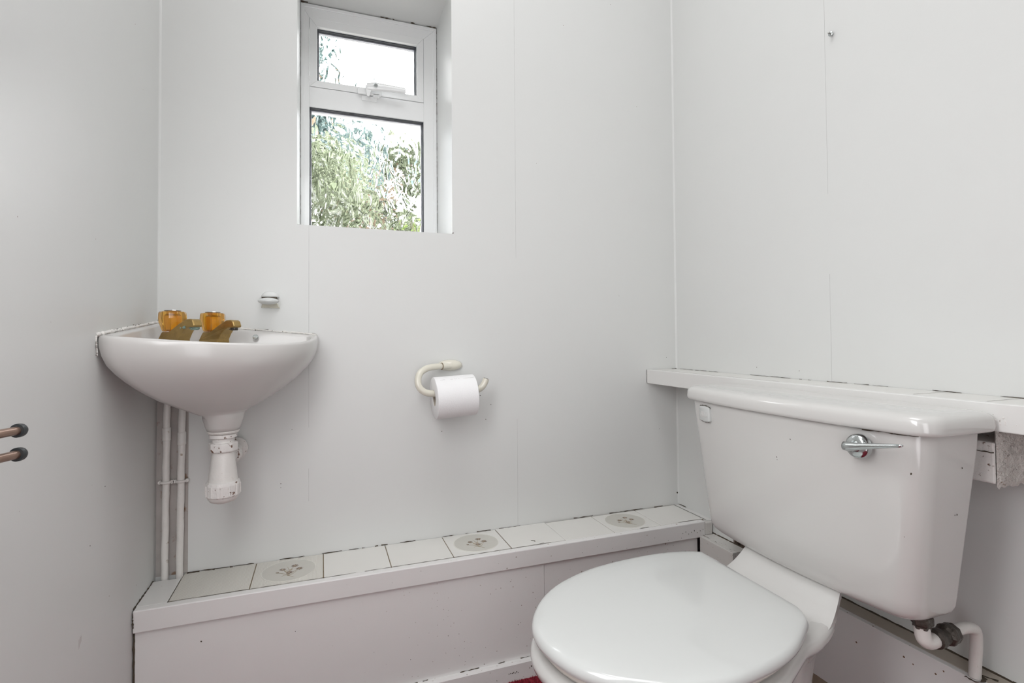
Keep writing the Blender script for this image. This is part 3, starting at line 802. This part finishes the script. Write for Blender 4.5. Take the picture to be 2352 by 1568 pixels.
# cistern lid
def li(z, ins, o=0): return ringz(cist(1.3125-ins, 1.164+ins, .026, -.368-ins, -.911+ins, .034, .012), z)
bm = BM()
rs = [li(.7062, .010), li(.7064, .003), li(.7085, .0008), li(.713, 0), li(.7245, .0006), li(.7300, .0022), li(.7335, .0052), li(.7360, .0100), li(.7375, .017), li(.7383, .026)]
loft(bm, rs)
obj('cistern_lid', bm, CERAM, toi, smooth=True)
bm = BM()
def edgeline(z, ins):
    r = ci(z, 1, ins); return r
r = ci(.7052, 1, -.0006)
ribbon(bm, r[9:40], (0, 0, -1), .002, .6, .02, .01, .0, 51)
ribbon(bm, [(p[0], p[1], .7045) for p in r[27:33]], (.2, -1, 0), .0022, .9, .08, .006, .0008, 52)
obj('grime_line', bm, CRACK, toi)
# flush lever
hub = Vector((1.1485, -.8105, .6785))
bm = BM(); lathe(bm, [(.0190, -.006), (.0190, .001), (.0178, .0045), (.0140, .0068), (.0090, .0078), (.0075, .014), (.0075, .017)], hub, (-1, 0, 0), 36)
fl = obj('flush_lever', bm, CHROME, toi, smooth=True)
bm = BM()
rings = []
for (dy, dz, w, h, dx) in ((.0130, 0, .002, .004, .016), (.0115, 0, .005, .0068, .0165), (.004, 0, .0058, .0073, .017), (-.010, .0025, .0055, .0062, .018), (-.030, .0070, .0045, .0048, .0185), (-.052, .0118, .0038, .0038, .020), (-.068, .0152, .0034, .0032, .022), (-.078, .0172, .0028, .0026, .0235), (-.0835, .0182, .0015, .0014, .024)):
    rings.append([(hub.x-dx+w*math.cos(a), hub.y+dy, hub.z+dz+h*math.sin(a)) for a in [2*math.pi*k/14 for k in range(14)]])
loft(bm, rings); obj('lever_arm', bm, CHROME, fl, smooth='all')
# badge with raised maker's marks
bm = BM()
bc = Vector((0, -.4470, .6795))
def badge(d, ins):
    pts = fillet_poly([(-.0205+ins, -.0155+ins, .004), (-.0, -.0175+ins, 0), (.0205-ins, -.0155+ins, .004), (.0205-ins, .0155-ins, .004), (0, .0175-ins, 0), (-.0205+ins, .0155-ins, .004)], 4)
    ang = -.16
    return [(1.1610-d-p[0]*math.sin(ang), bc.y+p[0]*math.cos(ang), bc.z+p[1]) for p in pts]
loft(bm, [badge(-.004, 0), badge(.0022, 0), badge(.0034, .0015)])
bd = obj('badge', bm, SEAT, toi, smooth=True)
bm = BM()
def stroke(a, b_, w=.0011):
    def P_(p, d): return Vector((1.1610-d+p[0]*math.sin(-.16), bc.y-p[0]*math.cos(.16)*1.0, bc.z+p[1]))
    ribbon(bm, [P_(a, .0034), P_(b_, .0034)], (-1, 0, 0), w, 0, 0, .01, .0001, 1, wob=0, thick=.0004)
for s_ in (((-.014, -.005), (-.0105, .006)), ((-.0105, .006), (-.007, -.005)), ((-.013, -.002), (-.008, -.002)), ((-.005, .005), (-.005, -.005)), ((-.005, -.005), (-.0005, -.005)), ((-.0005, -.005), (-.0005, .005)),
           ((.0015, .005), (.0065, .005)), ((.004, .005), (.004, -.005)), ((.0085, -.005), (.0085, .005)), ((.0085, .005), (.0125, .004)), ((.0125, .004), (.0125, -.004)), ((.0125, -.004), (.0085, -.005)), ((-.0145, -.0065), (.013, -.0065))):
    stroke(*s_)
obj('raised_lettering', bm, CERAM, bd)
bm = BM(); r = badge(.0002, -.0008); ribbon(bm, r[4:22], (-1, 0, 0), .0014, .6, .04, .003, .0002, 61); obj('grime_line', bm, CRACK, bd)
marks('dirt_speck', toi, (-1, 0, 0), [(1.1540, -.8855, .653, .0028), (1.147, -.86, .690, .0012), (1.1415, -.66, .63, .0014), (1.1422, -.66, .625, .0010), (1.1415, -.69, .668, .0012)], seed=31)
marks('dirt_speck', toi, (0, -1, 0), [(1.235, -.8885, .660, .0014), (1.262, -.8890, .652, .0014), (1.26, -.8815, .58, .0014), (1.255, -.8815, .58, .001)], seed=32)

# ---------------------------------------------------------------- cistern supply pipe
sp = empty('supply_pipe', (1.30, -.838, .28), 'white painted water pipe with dark compression fitting under the right end of the cistern', 'pipe')
bm = BM(); lathe(bm, [(.0155, .4095), (.0160, .406), (.0160, .3975), (.0125, .395), (.0125, .390)], (1.247, -.836, 0), (0, 0, 1), 6)
tag(obj('inlet_nut', bm, COMP, sp, bevel=.001), 'dark brown nut')
bm = BM(); tube(bm, smooth_path([(1.247, -.836, .3930), (1.248, -.836, .382), (1.251, -.837, .3715), (1.260, -.838, .3665), (1.274, -.838, .3665)], 5), [.0112]*20+[.0112], 18)
obj('elbow', bm, PIPE, sp, smooth=True)
bm = BM(); lathe(bm, [(.0105, 0), (.0148, .002), (.0148, .013), (.0128, .015), (.0118, .018), (.0128, .022), (.0118, .026), (.0128, .028)], (1.272, -.838, .3675), (1, 0, .02), 24)
obj('compression_fitting', bm, COMP, sp, smooth=True)
bm = BM(); lathe(bm, [(.0125, 0), (.0172, .003), (.0172, .009), (.0160, .013), (.0160, .020), (.0135, .024)], (1.297, -.838, .3685), (1, .03, .03), 8)
obj('compression_fitting', bm, COMP, sp, bevel=.0012)
bm = BM(); tube(bm, smooth_path([(1.316, -.8375, .3700), (1.340, -.837, .3710), (1.365, -.836, .3670), (1.382, -.834, .358), (1.388, -.832, .335), (1.388, -.830, .305), (1.387, -.829, BZ+.0006)], 5), .0088, 18)
obj('pipe_run', bm, PIPE, sp, smooth=True)

# ---------------------------------------------------------------- corner basin
bas = empty('corner_basin', (0.16, -.16, .66), 'white ceramic corner hand basin with two amber taps, hung left of the window', 'basin')
DC = Vector((.16, -.16)); LEG = .3455; GAP = .0035
def rimz(x, y): return .893-.087*(x-y)
def outline(phi, leg=LEG, g_=GAP, n=3.0):
    d = Vector((math.cos(phi), math.sin(phi))); t_ = 1.0
    lo, hi = 0, .6
    def inside(t_):
        p = DC+d*t_
        if p.x < g_ or p.y > -g_: return False
        return (abs(p.x)/leg)**n+(abs(p.y)/leg)**n < 1
    for _ in range(40):
        mid = (lo+hi)/2
        if inside(mid): lo = mid
        else: hi = mid
    return lo
NP = 120
# place samples so that the corners are hit exactly
phis = [2*math.pi*k/NP for k in range(NP)]
for tgt in ((GAP, -GAP), (GAP, -LEG+.001), (LEG-.001, -GAP)):
    a = math.atan2(tgt[1]-DC.y, tgt[0]-DC.x) % (2*math.pi)
    j = min(range(NP), key=lambda k: abs(phis[k]-a)); phis[j] = a
RO = [outline(p) for p in phis]
def bpt(i, s, z): return (DC.x+math.cos(phis[i])*RO[i]*s, DC.y+math.sin(phis[i])*RO[i]*s, z)
def rz(i): p = bpt(i, 1, 0); return rimz(p[0], p[1])
prof = [(1.0, .012), (.998, .02), (.982, .035), (.948, .052), (.89, .068), (.82, .083), (.745, .097), (.65, .112), (.567, .124), (.47, .135), (.39, .144), (.30, .154), (.235, .161)]
bm = BM(); rs = []
def circ_pt(i, r, z): return (DC.x+math.cos(phis[i])*r, DC.y+math.sin(phis[i])*r, z)
rs.append([circ_pt(i, .030, .664) for i in range(NP)])
rs.append([circ_pt(i, .0335, .672) for i in range(NP)])
rs.append([circ_pt(i, .0385, .690) for i in range(NP)])
rs.append([Vector(circ_pt(i, .042, .699)).lerp(Vector(bpt(i, .22, .699)), .5) for i in range(NP)])
for s_, d in prof[::-1]:
    ring = []
    for i in range(NP):
        z0 = rz(i); z = .700+(z0-.700)*(1-d/.163)
        if s_ >= .98: z = z0-d
        ring.append(bpt(i, s_, z))
    rs.append(ring)
rs.append([bpt(i, .999, rz(i)-.005) for i in range(NP)])
rs.append([bpt(i, .992, rz(i)-.0015) for i in range(NP)])
rs.append([bpt(i, .975, rz(i)) for i in range(NP)])
def cw(i):
    """1 towards the wall corner, 0 towards the front"""
    d = math.cos(phis[i]-math.radians(135)); return max(0, min(1, (d-.25)/.45))
rs.append([bpt(i, .925-.0*cw(i), rz(i)-.001) for i in range(NP)])
rs.append([bpt(i, .905, rz(i)-.006) for i in range(NP)])
rs.append([bpt(i, .885, (rz(i)-.03)*(1-cw(i))+.8465*cw(i)) for i in range(NP)])
rs.append([bpt(i, .83-.0*cw(i), (rz(i)-.055)*(1-cw(i))+.8445*cw(i)) for i in range(NP)])
rs.append([bpt(i, .76*(1-cw(i))+.50*cw(i), (rz(i)-.075)*(1-cw(i))+.8435*cw(i)) for i in range(NP)])
rs.append([bpt(i, .66*(1-cw(i))+.46*cw(i), (rz(i)-.092)*(1-cw(i))+.836*cw(i)) for i in range(NP)])
rs.append([bpt(i, .50*(1-cw(i))+.40*cw(i), .752*(1-cw(i))+.80*cw(i)) for i in range(NP)])
rs.append([bpt(i, .32, .735) for i in range(NP)])
rs.append([circ_pt(i, .03, .728) for i in range(NP)])
loft(bm, rs, True, True)
obj('bowl', bm, CERAMB, bas, smooth='all')
# overflow hole with its screw
bm = BM(); lathe(bm, [(.0062, 0), (.0062, .002), (.0048, .003)], (0.2065, -.0285, .8585), (-.1, -1, .25), 18)
box(bm, (.2015, .2115), (-.0318, -.0312), (.8588, .8598)); tag(obj('overflow_screw', bm, CHROME, bas), 'small metal overflow screw in the rear face')
# sealant along both walls
bm = BM()
pts = [(.0020, -LEG+.001, rimz(0, -LEG)+.001), (.0025, -.25, rimz(0, -.25)+.001), (.0025, -.12, rimz(0, -.12)+.001), (.0025, -.003, rimz(0, 0)+.001)]
rnd = random.Random(3)
def bead(path, r):
    P = smooth_path(path, 22); tube(bm, [p+Vector((0, 0, rnd.uniform(-.0008, .0008))) for p in P], [r*rnd.uniform(.7, 1.35) for _ in P], 8)
bead(pts, .0032)
bead([(.003, -.0025, rimz(0, 0)+.001), (.12, -.0025, rimz(.12, 0)+.001), (.25, -.0025, rimz(.25, 0)+.001), (LEG-.003, -.0025, rimz(LEG, 0)+.001)], .0026)
bead([(.0008, -LEG-.0004, rimz(0, -LEG)-.001), (.0008, -LEG+.0006, .845), (.0008, -LEG+.004, .828)], .0013)
obj('sealant', bm, CAULK, bas, smooth='all')
bm = BM()
ribbon(bm, [(.001, -.205, rimz(0, -.205)+.0035), (.001, -.10, rimz(0, -.10)+.0035), (.001, -.005, rimz(0, 0)+.0035)], (1, 0, .2), .0028, .9, .07, .005, .0005, 71)
ribbon(bm, [(.001, -.30, rimz(0, -.30)+.0035), (.001, -.205, rimz(0, -.205)+.0035)], (1, 0, .2), .0013, .9, .25, .005, .0005, 72)
ribbon(bm, [(.19, -.001, rimz(.19, 0)+.0028), (.345, -.001, rimz(.345, 0)+.0028)], (0, -1, .2), .0014, .9, .14, .005, .0005, 73)
ribbon(bm, [(.0005, -LEG-.003, .864), (.0005, -LEG-.001, .828)], (1, 0, 0), .0014, .9, .3, .004, .0005, 74)
obj('crack', bm, CRACK, bas)

# taps
def make_tap(px, py, label, verd):
    tp = empty('basin_tap', (px, py, .844), label, 'tap', 'amber-headed brass basin taps')
    d = Vector((1, -1, 0)).normalized(); s = Vector((1, 1, 0)).normalized(); O = Vector((px, py, 0))
    profl = [(-.024, .8440), (-.0215, .852), (-.0165, .866), (-.012, .8705), (.010, .8705), (.018, .8735), (.040, .8865), (.060, .8960), (.0725, .8965), (.0790, .8935), (.0835, .8830), (.0810, .8795), (.0640, .8790), (.0550, .8745), (.046, .8660), (.038, .8545), (.034, .8440)]
    bm = BM()
    def wdt(u, z):
        return .0155-.006*max(0, min(1, (u-.02)/.06)) + (.003 if z < .85 else 0)
    L = [];  Rr = []
    for (u, z) in profl:
        w = wdt(u, z); L.append(O+d*u+s*w+Vector((0, 0, z))); Rr.append(O+d*u-s*w+Vector((0, 0, z)))
    loft(bm, [L, Rr])
    body = obj('tap_body', bm, BRASS, tp, bevel=.0028, seg=3, angle=25)
    bm = BM(); lathe(bm, [(.0068, 0), (.0076, .002), (.0076, .006), (.0060, .0065)], O+d*.072+Vector((0, 0, .8735)), (0, 0, 1), 20)
    for k in range(14 if verd else 3):
        a = random.uniform(0, 6.28); q = .0078
        c_ = O+d*(.072+q*math.cos(a))+s*(q*math.sin(a))+Vector((0, 0, .8785+random.uniform(-.003, .003)))
        bmesh.ops.create_icosphere(bm, subdivisions=1, radius=random.uniform(.0012, .0026), matrix=Matrix.Translation(c_))
    if verd:
        for k in range(9):
            c_ = O+d*random.uniform(.045, .062)-s*.0125+Vector((0, 0, random.uniform(.8765, .881)))
            bmesh.ops.create_icosphere(bm, subdivisions=1, radius=random.uniform(.0010, .0024), matrix=Matrix.Translation(c_))
    tag(obj('outlet', bm, VERD if verd else COMP, tp), 'outlet crusted with green limescale' if verd else 'dark limescaled outlet')
    # faceted amber head
    bm = BM(); prof_ = [(.0175, .8712), (.0195, .8745), (.0248, .8905), (.0260, .8990), (.0253, .9100), (.0238, .9130), (.0140, .9140)]
    lathe(bm, prof_, O, (0, 0, 1), 10, xref=(1, .3, 0))
    tag(obj('tap_head', bm, AMBER, tp, bevel=.0008, seg=2, angle=12), 'faceted translucent amber head')
    bm = BM(); lathe(bm, [(.0150, .9142), (.0158, .9150), (.0150, .9164), (.0060, .9172)], O, (0, 0, 1), 28)
    obj('index_cap', bm, CHROME, tp, smooth=True)
    bm = BM(); lathe(bm, [(.0085, .8730), (.0120, .8760), (.0120, .9040), (.0070, .9080), (.0070, .9130)], O, (0, 0, 1), 8)
    obj('spindle', bm, GOLD, tp)
    return tp
GOLD = simple('gold_spindle', (0.95, 0.62, 0.18), 0.25, metal=0.7, var=0.2)
make_tap(.0582, -.1218, 'amber-headed brass basin tap nearer the left wall, green crust under its spout', True)
make_tap(.1218, -.0582, 'amber-headed brass basin tap nearer the window, clean spout', False)

# bottle trap
tr = empty('bottle_trap', (.16, -.16, .51), 'white painted bottle trap with chipped paint hanging under the corner basin', 'trap')
T = (.16, -.16, 0)
bm = BM(); lathe(bm, [(.029, .6645), (.0305, .662), (.0285, .6585), (.0225, .658)], T, seg=36); tag(obj('seal_ring', bm, CAULK, tr, smooth=True), 'cracked sealant ring')
bm = BM(); lathe(bm, [(.0225, .6585), (.0262, .656), (.0262, .6495), (.0205, .6475), (.0215, .644), (.0200, .641), (.0215, .638)], T, seg=24); obj('collar', bm, CHIP, tr, smooth=True)
bm = BM(); lathe(bm, [(.0215, .6395), (.0275, .6385), (.0280, .6345), (.0275, .6215), (.0235, .6195)], T, seg=8); obj('coupling_nut', bm, CHIP, tr, bevel=.0015)
bm = BM(); lathe(bm, [(.0205, .6205), (.0215, .612), (.0250, .585), (.0270, .566), (.0280, .5585)], T, seg=36); obj('trap_body', bm, PIPE, tr, smooth=True)
bm = BM(); lathe(bm, [(.0270, .5600), (.0318, .5575), (.0330, .5520), (.0322, .5300), (.0300, .5275)], T, seg=18, lobes=None)
for k in range(12):
    a = 2*math.pi*k/12; c_ = Vector((.16+.0325*math.cos(a), -.16+.0325*math.sin(a), 0))
    box(bm, (c_.x-.0011, c_.x+.0011), (c_.y-.0011, c_.y+.0011), (.531, .553))
obj('slip_nut', bm, CHIP, tr, bevel=.0006)
bm = BM(); lathe(bm, [(.0300, .5285), (.0285, .5235), (.0240, .5175), (.0150, .5140), (.004, .5130)], T, seg=36); obj('base_cap', bm, PIPE, tr, smooth=True)
bm = BM(); tube(bm, [(.162, -.150, .598), (.163, -.08, .598), (.164, -.0006, .598)], .0165, 22); tube(bm, [(.1625, -.098, .598), (.163, -.070, .598)], .0225, 22); tube(bm, [(.164, -.030, .598), (.164, -.020, .598)], .0265, 22)
obj('waste_elbow', bm, CHIP, tr, smooth=True)

bm = BM(); box(bm, (.0005, .0635), (-.0014, .0), (.3165, .80)); tag(obj('pipe_shade_strip', bm, simple('shaded_plaster', (.40, .37, .35), .8, var=.25, scale=18, dirt=(.6, .7, (.25, .17, .12)), dscale=40), wb), 'dark brown strip painting in the shade behind the two pipes')  # dark strip laid on the wall, its colour stands for shade behind the pipes
# supply pipes behind the basin
for i, (xb_, xt, lab) in enumerate(((.0204, .0238, 'vertical white painted pipe under the basin, nearest the left wall'), (.0493, .0539, 'vertical white painted pipe under the basin, nearer the bottle trap'))):
    pp = empty('water_pipe', (xb_, -.0135, .30), lab, 'pipe', 'water pipes under the basin')
    bm = BM(); P = [(xb_+(xt-xb_)*k/24+.0004*math.sin(k*1.3+i), -.0125+.0003*math.sin(k), .300+(.79-.300)*k/24) for k in range(25)]
    tube(bm, P, [.0074+.0003*math.sin(k*2.1+i) for k in range(25)], 16); obj('pipe_run', bm, PIPE, pp, smooth=True)
    zz = .655 if i == 0 else .643
    bm = BM(); lathe(bm, [(.0074, 0), (.0088, .001), (.0088, .028), (.0074, .030)], (xb_+(xt-xb_)*.7, -.0125, zz-.03), seg=18); obj('coupler', bm, PIPE, pp, smooth=True)
    bm = BM(); c_ = xb_+(xt-xb_)*.47
    tube(bm, [(c_-.0115, -.0015, .531), (c_-.0105, -.011, .531), (c_-.006, -.0195, .531), (c_, -.0212, .531), (c_+.006, -.0195, .531), (c_+.0105, -.011, .531), (c_+.0115, -.0015, .531)], .0032, 8)
    lathe(bm, [(.0040, -.004), (.0040, .004)], (c_-.0118, -.010, .531), (0, 1, 0), 10); lathe(bm, [(.0040, -.004), (.0040, .004)], (c_+.0118, -.010, .531), (0, 1, 0), 10)
    obj('pipe_clip', bm, PIPE, pp, smooth=True)

# ---------------------------------------------------------------- magnetic soap holder
so_ = empty('soap_holder', (.2366, -.001, .93), 'small cream wall-mounted soap holder above the corner basin', 'soap holder')
bm = BM()
loft(bm, [[(.2150, -.0005, .9300), (.2580, -.0005, .9290), (.2500, -.0005, .9470), (.2200, -.0005, .9480)], [(.2165, -.006, .9305), (.2565, -.006, .9295), (.2490, -.010, .9450), (.2210, -.010, .9460)]])
obj('bracket', bm, CREAM, so_, bevel=.001)
bm = BM(); rings = []
for k in range(9):
    a = math.pi*.5*k/8; rings.append([(.2355+.0205*math.cos(a)*math.cos(q), -.0005-.014*abs(math.sin(q))*math.cos(a), .9550+.0165*math.sin(a)) for q in [math.pi+math.pi*j/16 for j in range(17)]])
loft(bm, rings, True, True, closed=True); obj('dome_cap', bm, WALL, so_, smooth='all')
bm = BM(); box(bm, (.2180, .2515), (-.0175, -.001), (.9490, .9555)); tag(obj('magnet_gap', bm, CRACK, so_), 'dark gap behind the magnet')
bm = BM(); rings = []
for k in range(13):
    th = math.pi*k/12; u = math.cos(th); q = max(.02, math.sin(th))
    rings.append([(.2340+.0235*q*math.cos(a), -.030+.0165*q*math.sin(a), .9445+.0082*u) for a in [2*math.pi*j/28 for j in range(28)]])
loft(bm, rings, True, True); obj('soap_disc', bm, SEAT, so_, smooth='all')
bm = BM(); tube(bm, [(.2355, -.004, .944), (.2345, -.024, .944)], .006, 12); obj('arm', bm, CREAM, so_, smooth=True)

# ---------------------------------------------------------------- toilet roll holder and roll
rh = empty('toilet_roll_holder', (.68, 0, .775), 'cream tubular wall holder carrying the toilet roll below the window', 'toilet roll holder')
bm = BM(); rings = []
for k in range(15):
    th = math.pi*k/14; q = max(.04, math.sin(th))**.8
    rings.append([(.6830-.0335*math.cos(th), -.0005-.0205*q*max(0, math.sin(a))-.0, .7785+.0152*q*math.cos(a)) for a in [math.pi*1.0*j/16 for j in range(17)]])
loft(bm, rings, True, True); obj('wall_plate', bm, CREAM, rh, smooth='all')
path = [(.682, -.015, .7775), (.662, -.022, .7775), (.638, -.030, .7772), (.612, -.042, .774), (.592, -.054, .7625), (.585, -.063, .744), (.5885, -.069, .7265), (.603, -.071, .7145), (.625, -.071, .7105), (.66, -.071, .7112), (.70, -.071, .7128), (.738, -.071, .7155), (.7515, -.071, .7215), (.7600, -.071, .7320), (.7645, -.071, .7440)]
bm = BM(); sp_ = smooth_path(path, 6); tube(bm, sp_, [.0085 if k > 12 else .0068+.0016*k/12 for k in range(len(sp_))], 20)
obj('tube_arm', bm, CREAM, rh, smooth=True)
bm = BM(); lathe(bm, [(.0096, -.0008), (.0096, .0008)], (.655, -.0245, .7775), (1, .3, 0), 20); obj('joint_ring', bm, GROUT, rh)
bm = BM(); lathe(bm, [(.0062, -.004), (.0062, .0012)], (.7645, -.071, .7440), (.35, 0, .94), 16); tag(obj('tube_bore', bm, COMP, rh), 'dark open end of the tube')
ro = empty('toilet_roll', (.68, -.071, .700), 'white toilet roll hanging on the cream tubular holder', 'toilet roll')
ax = Vector((1, 0, .050)).normalized(); c0 = Vector((.6245, -.071, .6985)); RW = .106
bm = BM(); segs = 64; rings = []
up = Vector((0, 0, 1)); up = (up-ax*up.dot(ax)).normalized(); sd = ax.cross(up)
def rr_(r, h): return [c0+ax*h+(up*math.cos(2*math.pi*k/segs)+sd*math.sin(2*math.pi*k/segs))*r for k in range(segs)]
R0 = .0535; ri = .0215
rs = [rr_(ri, .0), rr_(R0-.0015, .0), rr_(R0, .0012)]+[rr_(R0, RW*k/12) for k in range(1, 12)]+[rr_(R0, RW-.0012), rr_(R0-.0015, RW), rr_(ri, RW)]
v = [[bm.verts.new(p) for p in r] for r in rs]
for a, b_ in zip(v, v[1:]+[v[0]]):
    for i in range(segs): bm.faces.new((a[i], a[(i+1) % segs], b_[(i+1) % segs], b_[i]))
obj('paper', bm, PAPER, ro, smooth=True)
bm = BM()
a0 = math.radians(28)
for h0 in range(0, 40):
    pass
P1 = [c0+ax*(.003+(RW-.006)*k/30)+(up*math.cos(a0)+sd*math.sin(a0))*R0 for k in range(31)]
ribbon(bm, P1, up*math.cos(a0)+sd*math.sin(a0), .0009, .3, .25, .003, .0002, 81, thick=.0001)
obj('perforation', bm, SEAM, ro)
# embossed quilt pattern on the lower half
bm = BM(); k_ = 0
for g_ in range(3):
    for w_ in range(3):
        cx_ = .024+g_*.030+(.012 if w_ % 2 else 0); ca = math.radians(78+w_*22)
        for k in range(22):
            th = 2*math.pi*k/22; h = cx_+.009*math.cos(th); an = ca+.20*math.sin(th)*(1+.25*math.cos(3*th))
            if h > RW-.004 or h < .004: continue
            nrm = up*math.cos(an)+sd*math.sin(an); p = c0+ax*h+nrm*(R0+.0001)
            bmesh.ops.create_icosphere(bm, subdivisions=1, radius=.00045, matrix=Matrix.Translation(p))
obj('embossing', bm, PAPER, ro, smooth='all')
bm = BM(); v = []
for (r, h) in ((ri-.0012, .002), (ri, .002), (ri, RW-.002), (ri-.0012, RW-.002)): v.append([bm.verts.new(p) for p in rr_(r, h)])
for a, b_ in zip(v, v[1:]+[v[0]]):
    for i in range(segs): bm.faces.new((a[i], a[(i+1) % segs], b_[(i+1) % segs], b_[i]))
obj('core', bm, CARD, ro, smooth=True)

# ---------------------------------------------------------------- swivel towel rail on the left wall
rail = empty('towel_rail', (.0, -.86, .75), 'bronze two-armed swivel towel rail with black end caps on the left wall', 'towel rail')
bm = BM(); box(bm, (.0005, .006), (-.885, -.845), (.700, .800)); tube(bm, [(.018, -.862, .705), (.018, -.862, .795)], .010, 18); box(bm, (.004, .016), (-.870, -.854), (.715, .785)); obj('bracket', bm, BRONZE, rail, bevel=.002)
for i, (zt, ze) in enumerate(((.7635, .7588), (.738, .7335))):
    bm = BM(); E_ = Vector((.051, -.692, ze)); B_ = Vector((.018, -.862, zt+(.0012 if i == 0 else .003)))
    tube(bm, [B_, E_], .0046, 20); arm = obj('arm', bm, BRONZE, rail, smooth=True)
    d = (E_-B_).normalized()
    bm = BM(); lathe(bm, [(.0049, -.001), (.0072, -.0008), (.0074, .0025), (.0070, .0055), (.0054, .0082), (.002, .0092)], E_-d*.005, d, 28)
    obj('end_cap', bm, BLACK, arm, smooth=True)

# screw hook in the right wall
sk = empty('wall_screw', (WX, -.5639, 1.5266), 'small metal screw left in the upper part of the right wall', 'screw')
bm = BM(); lathe(bm, [(.0022, 0), (.0022, .006), (.0052, .0062), (.0050, .0080), (.0030, .0090)], (WX, -.5639, 1.5266), (-1, -.1, -.1), 14); tag(obj('screw_head', bm, CHROME, sk), None)
bm = BM(); box(bm, (WX-.0098, WX-.0080), (-.5692, -.5586), (1.5260, 1.5272), rot=Matrix.Rotation(.7, 3, 'X')); obj('slot', bm, CRACK, sk)

# ---------------------------------------------------------------- outside: trees behind the rippled glass
bm = BM(); box(bm, (-30, 30), (.27, 60), (-2.6, -2.5)); struct('ground', bm, simple('paving', (0.34, 0.34, 0.32), .9, var=.2, scale=2))
def tree(name, label, cat, c, rx, rz_, n, leafmat, seed, trunk=True, ls=(.05, .11), hollow=.0):
    rnd = random.Random(seed); root = empty(name, (c[0], c[1], -2.5), label, cat)
    bm = BM()
    clumps = []
    for k in range(26):
        while True:
            p = Vector((rnd.uniform(-1, 1), rnd.uniform(-1, 1), rnd.uniform(-1, 1)))
            if hollow < p.length < 1: break
        clumps.append((Vector((c[0]+p.x*rx, c[1]+p.y*rx, c[2]+p.z*rz_)), rnd.uniform(.16, .34)*rx))
    for k in range(n):
        cc, cr_ = rnd.choice(clumps)
        d = Vector((rnd.gauss(0, 1), rnd.gauss(0, 1), rnd.gauss(0, 1))).normalized()*cr_*rnd.random()**.4
        p = cc+d; s_ = rnd.uniform(*ls)
        u = Vector((rnd.gauss(0, 1), rnd.gauss(0, 1), rnd.gauss(0, 1))).normalized(); w = u.orthogonal().normalized()*.42; nrm = u.cross(w)*.12
        v = [bm.verts.new(p+q*s_) for q in (-u, -u*.2+w+nrm, u*.9, -u*.2-w+nrm)]
        bm.faces.new((v[0], v[1], v[2])); bm.faces.new((v[0], v[2], v[3]))
    obj('foliage', bm, leafmat, root)
    bm = BM()
    tube(bm, smooth_path([(c[0]+.1, c[1]+.1, -2.5), (c[0]+.05, c[1], c[2]-rz_*1.0), (c[0], c[1], c[2]-rz_*.2), (c[0]-.05, c[1], c[2]+rz_*.5)], 4), [.16-.0105*k for k in range(13)], 10)
    for k in range(9):
        cc = clumps[k*2][0]; tube(bm, smooth_path([(c[0], c[1], c[2]-rz_*.55+.1*k*rz_), ((c[0]+cc.x)/2, (c[1]+cc.y)/2, (c[2]-rz_*.3+cc.z)/2), cc], 3), [.05-.006*q for q in range(7)], 6)
    obj('trunk', bm, BARK, root, smooth=True)
tree('garden_tree', 'broad pale green tree filling most of the large lower pane', 'tree', (.74, 4.8, 2.50), .98, .72, 9000, LEAF2, 1, ls=(.035, .085))
tree('garden_tree', 'darker blue-green tree farther off, at the top of the lower pane', 'tree', (.55, 9.4, 4.45), 1.20, .95, 4200, HEDGE, 2, ls=(.05, .12))
tree('garden_bush', 'bright green bush at the right edge of the lower pane', 'bush', (1.20, 2.9, 1.62), .26, .30, 1500, LEAF, 3, ls=(.025, .06))
tree('garden_tree', 'thin leafy branches seen at the left edge of the small top pane', 'tree', (-.02, 6.8, 5.05), .52, .60, 1500, HEDGE, 4, ls=(.06, .12))
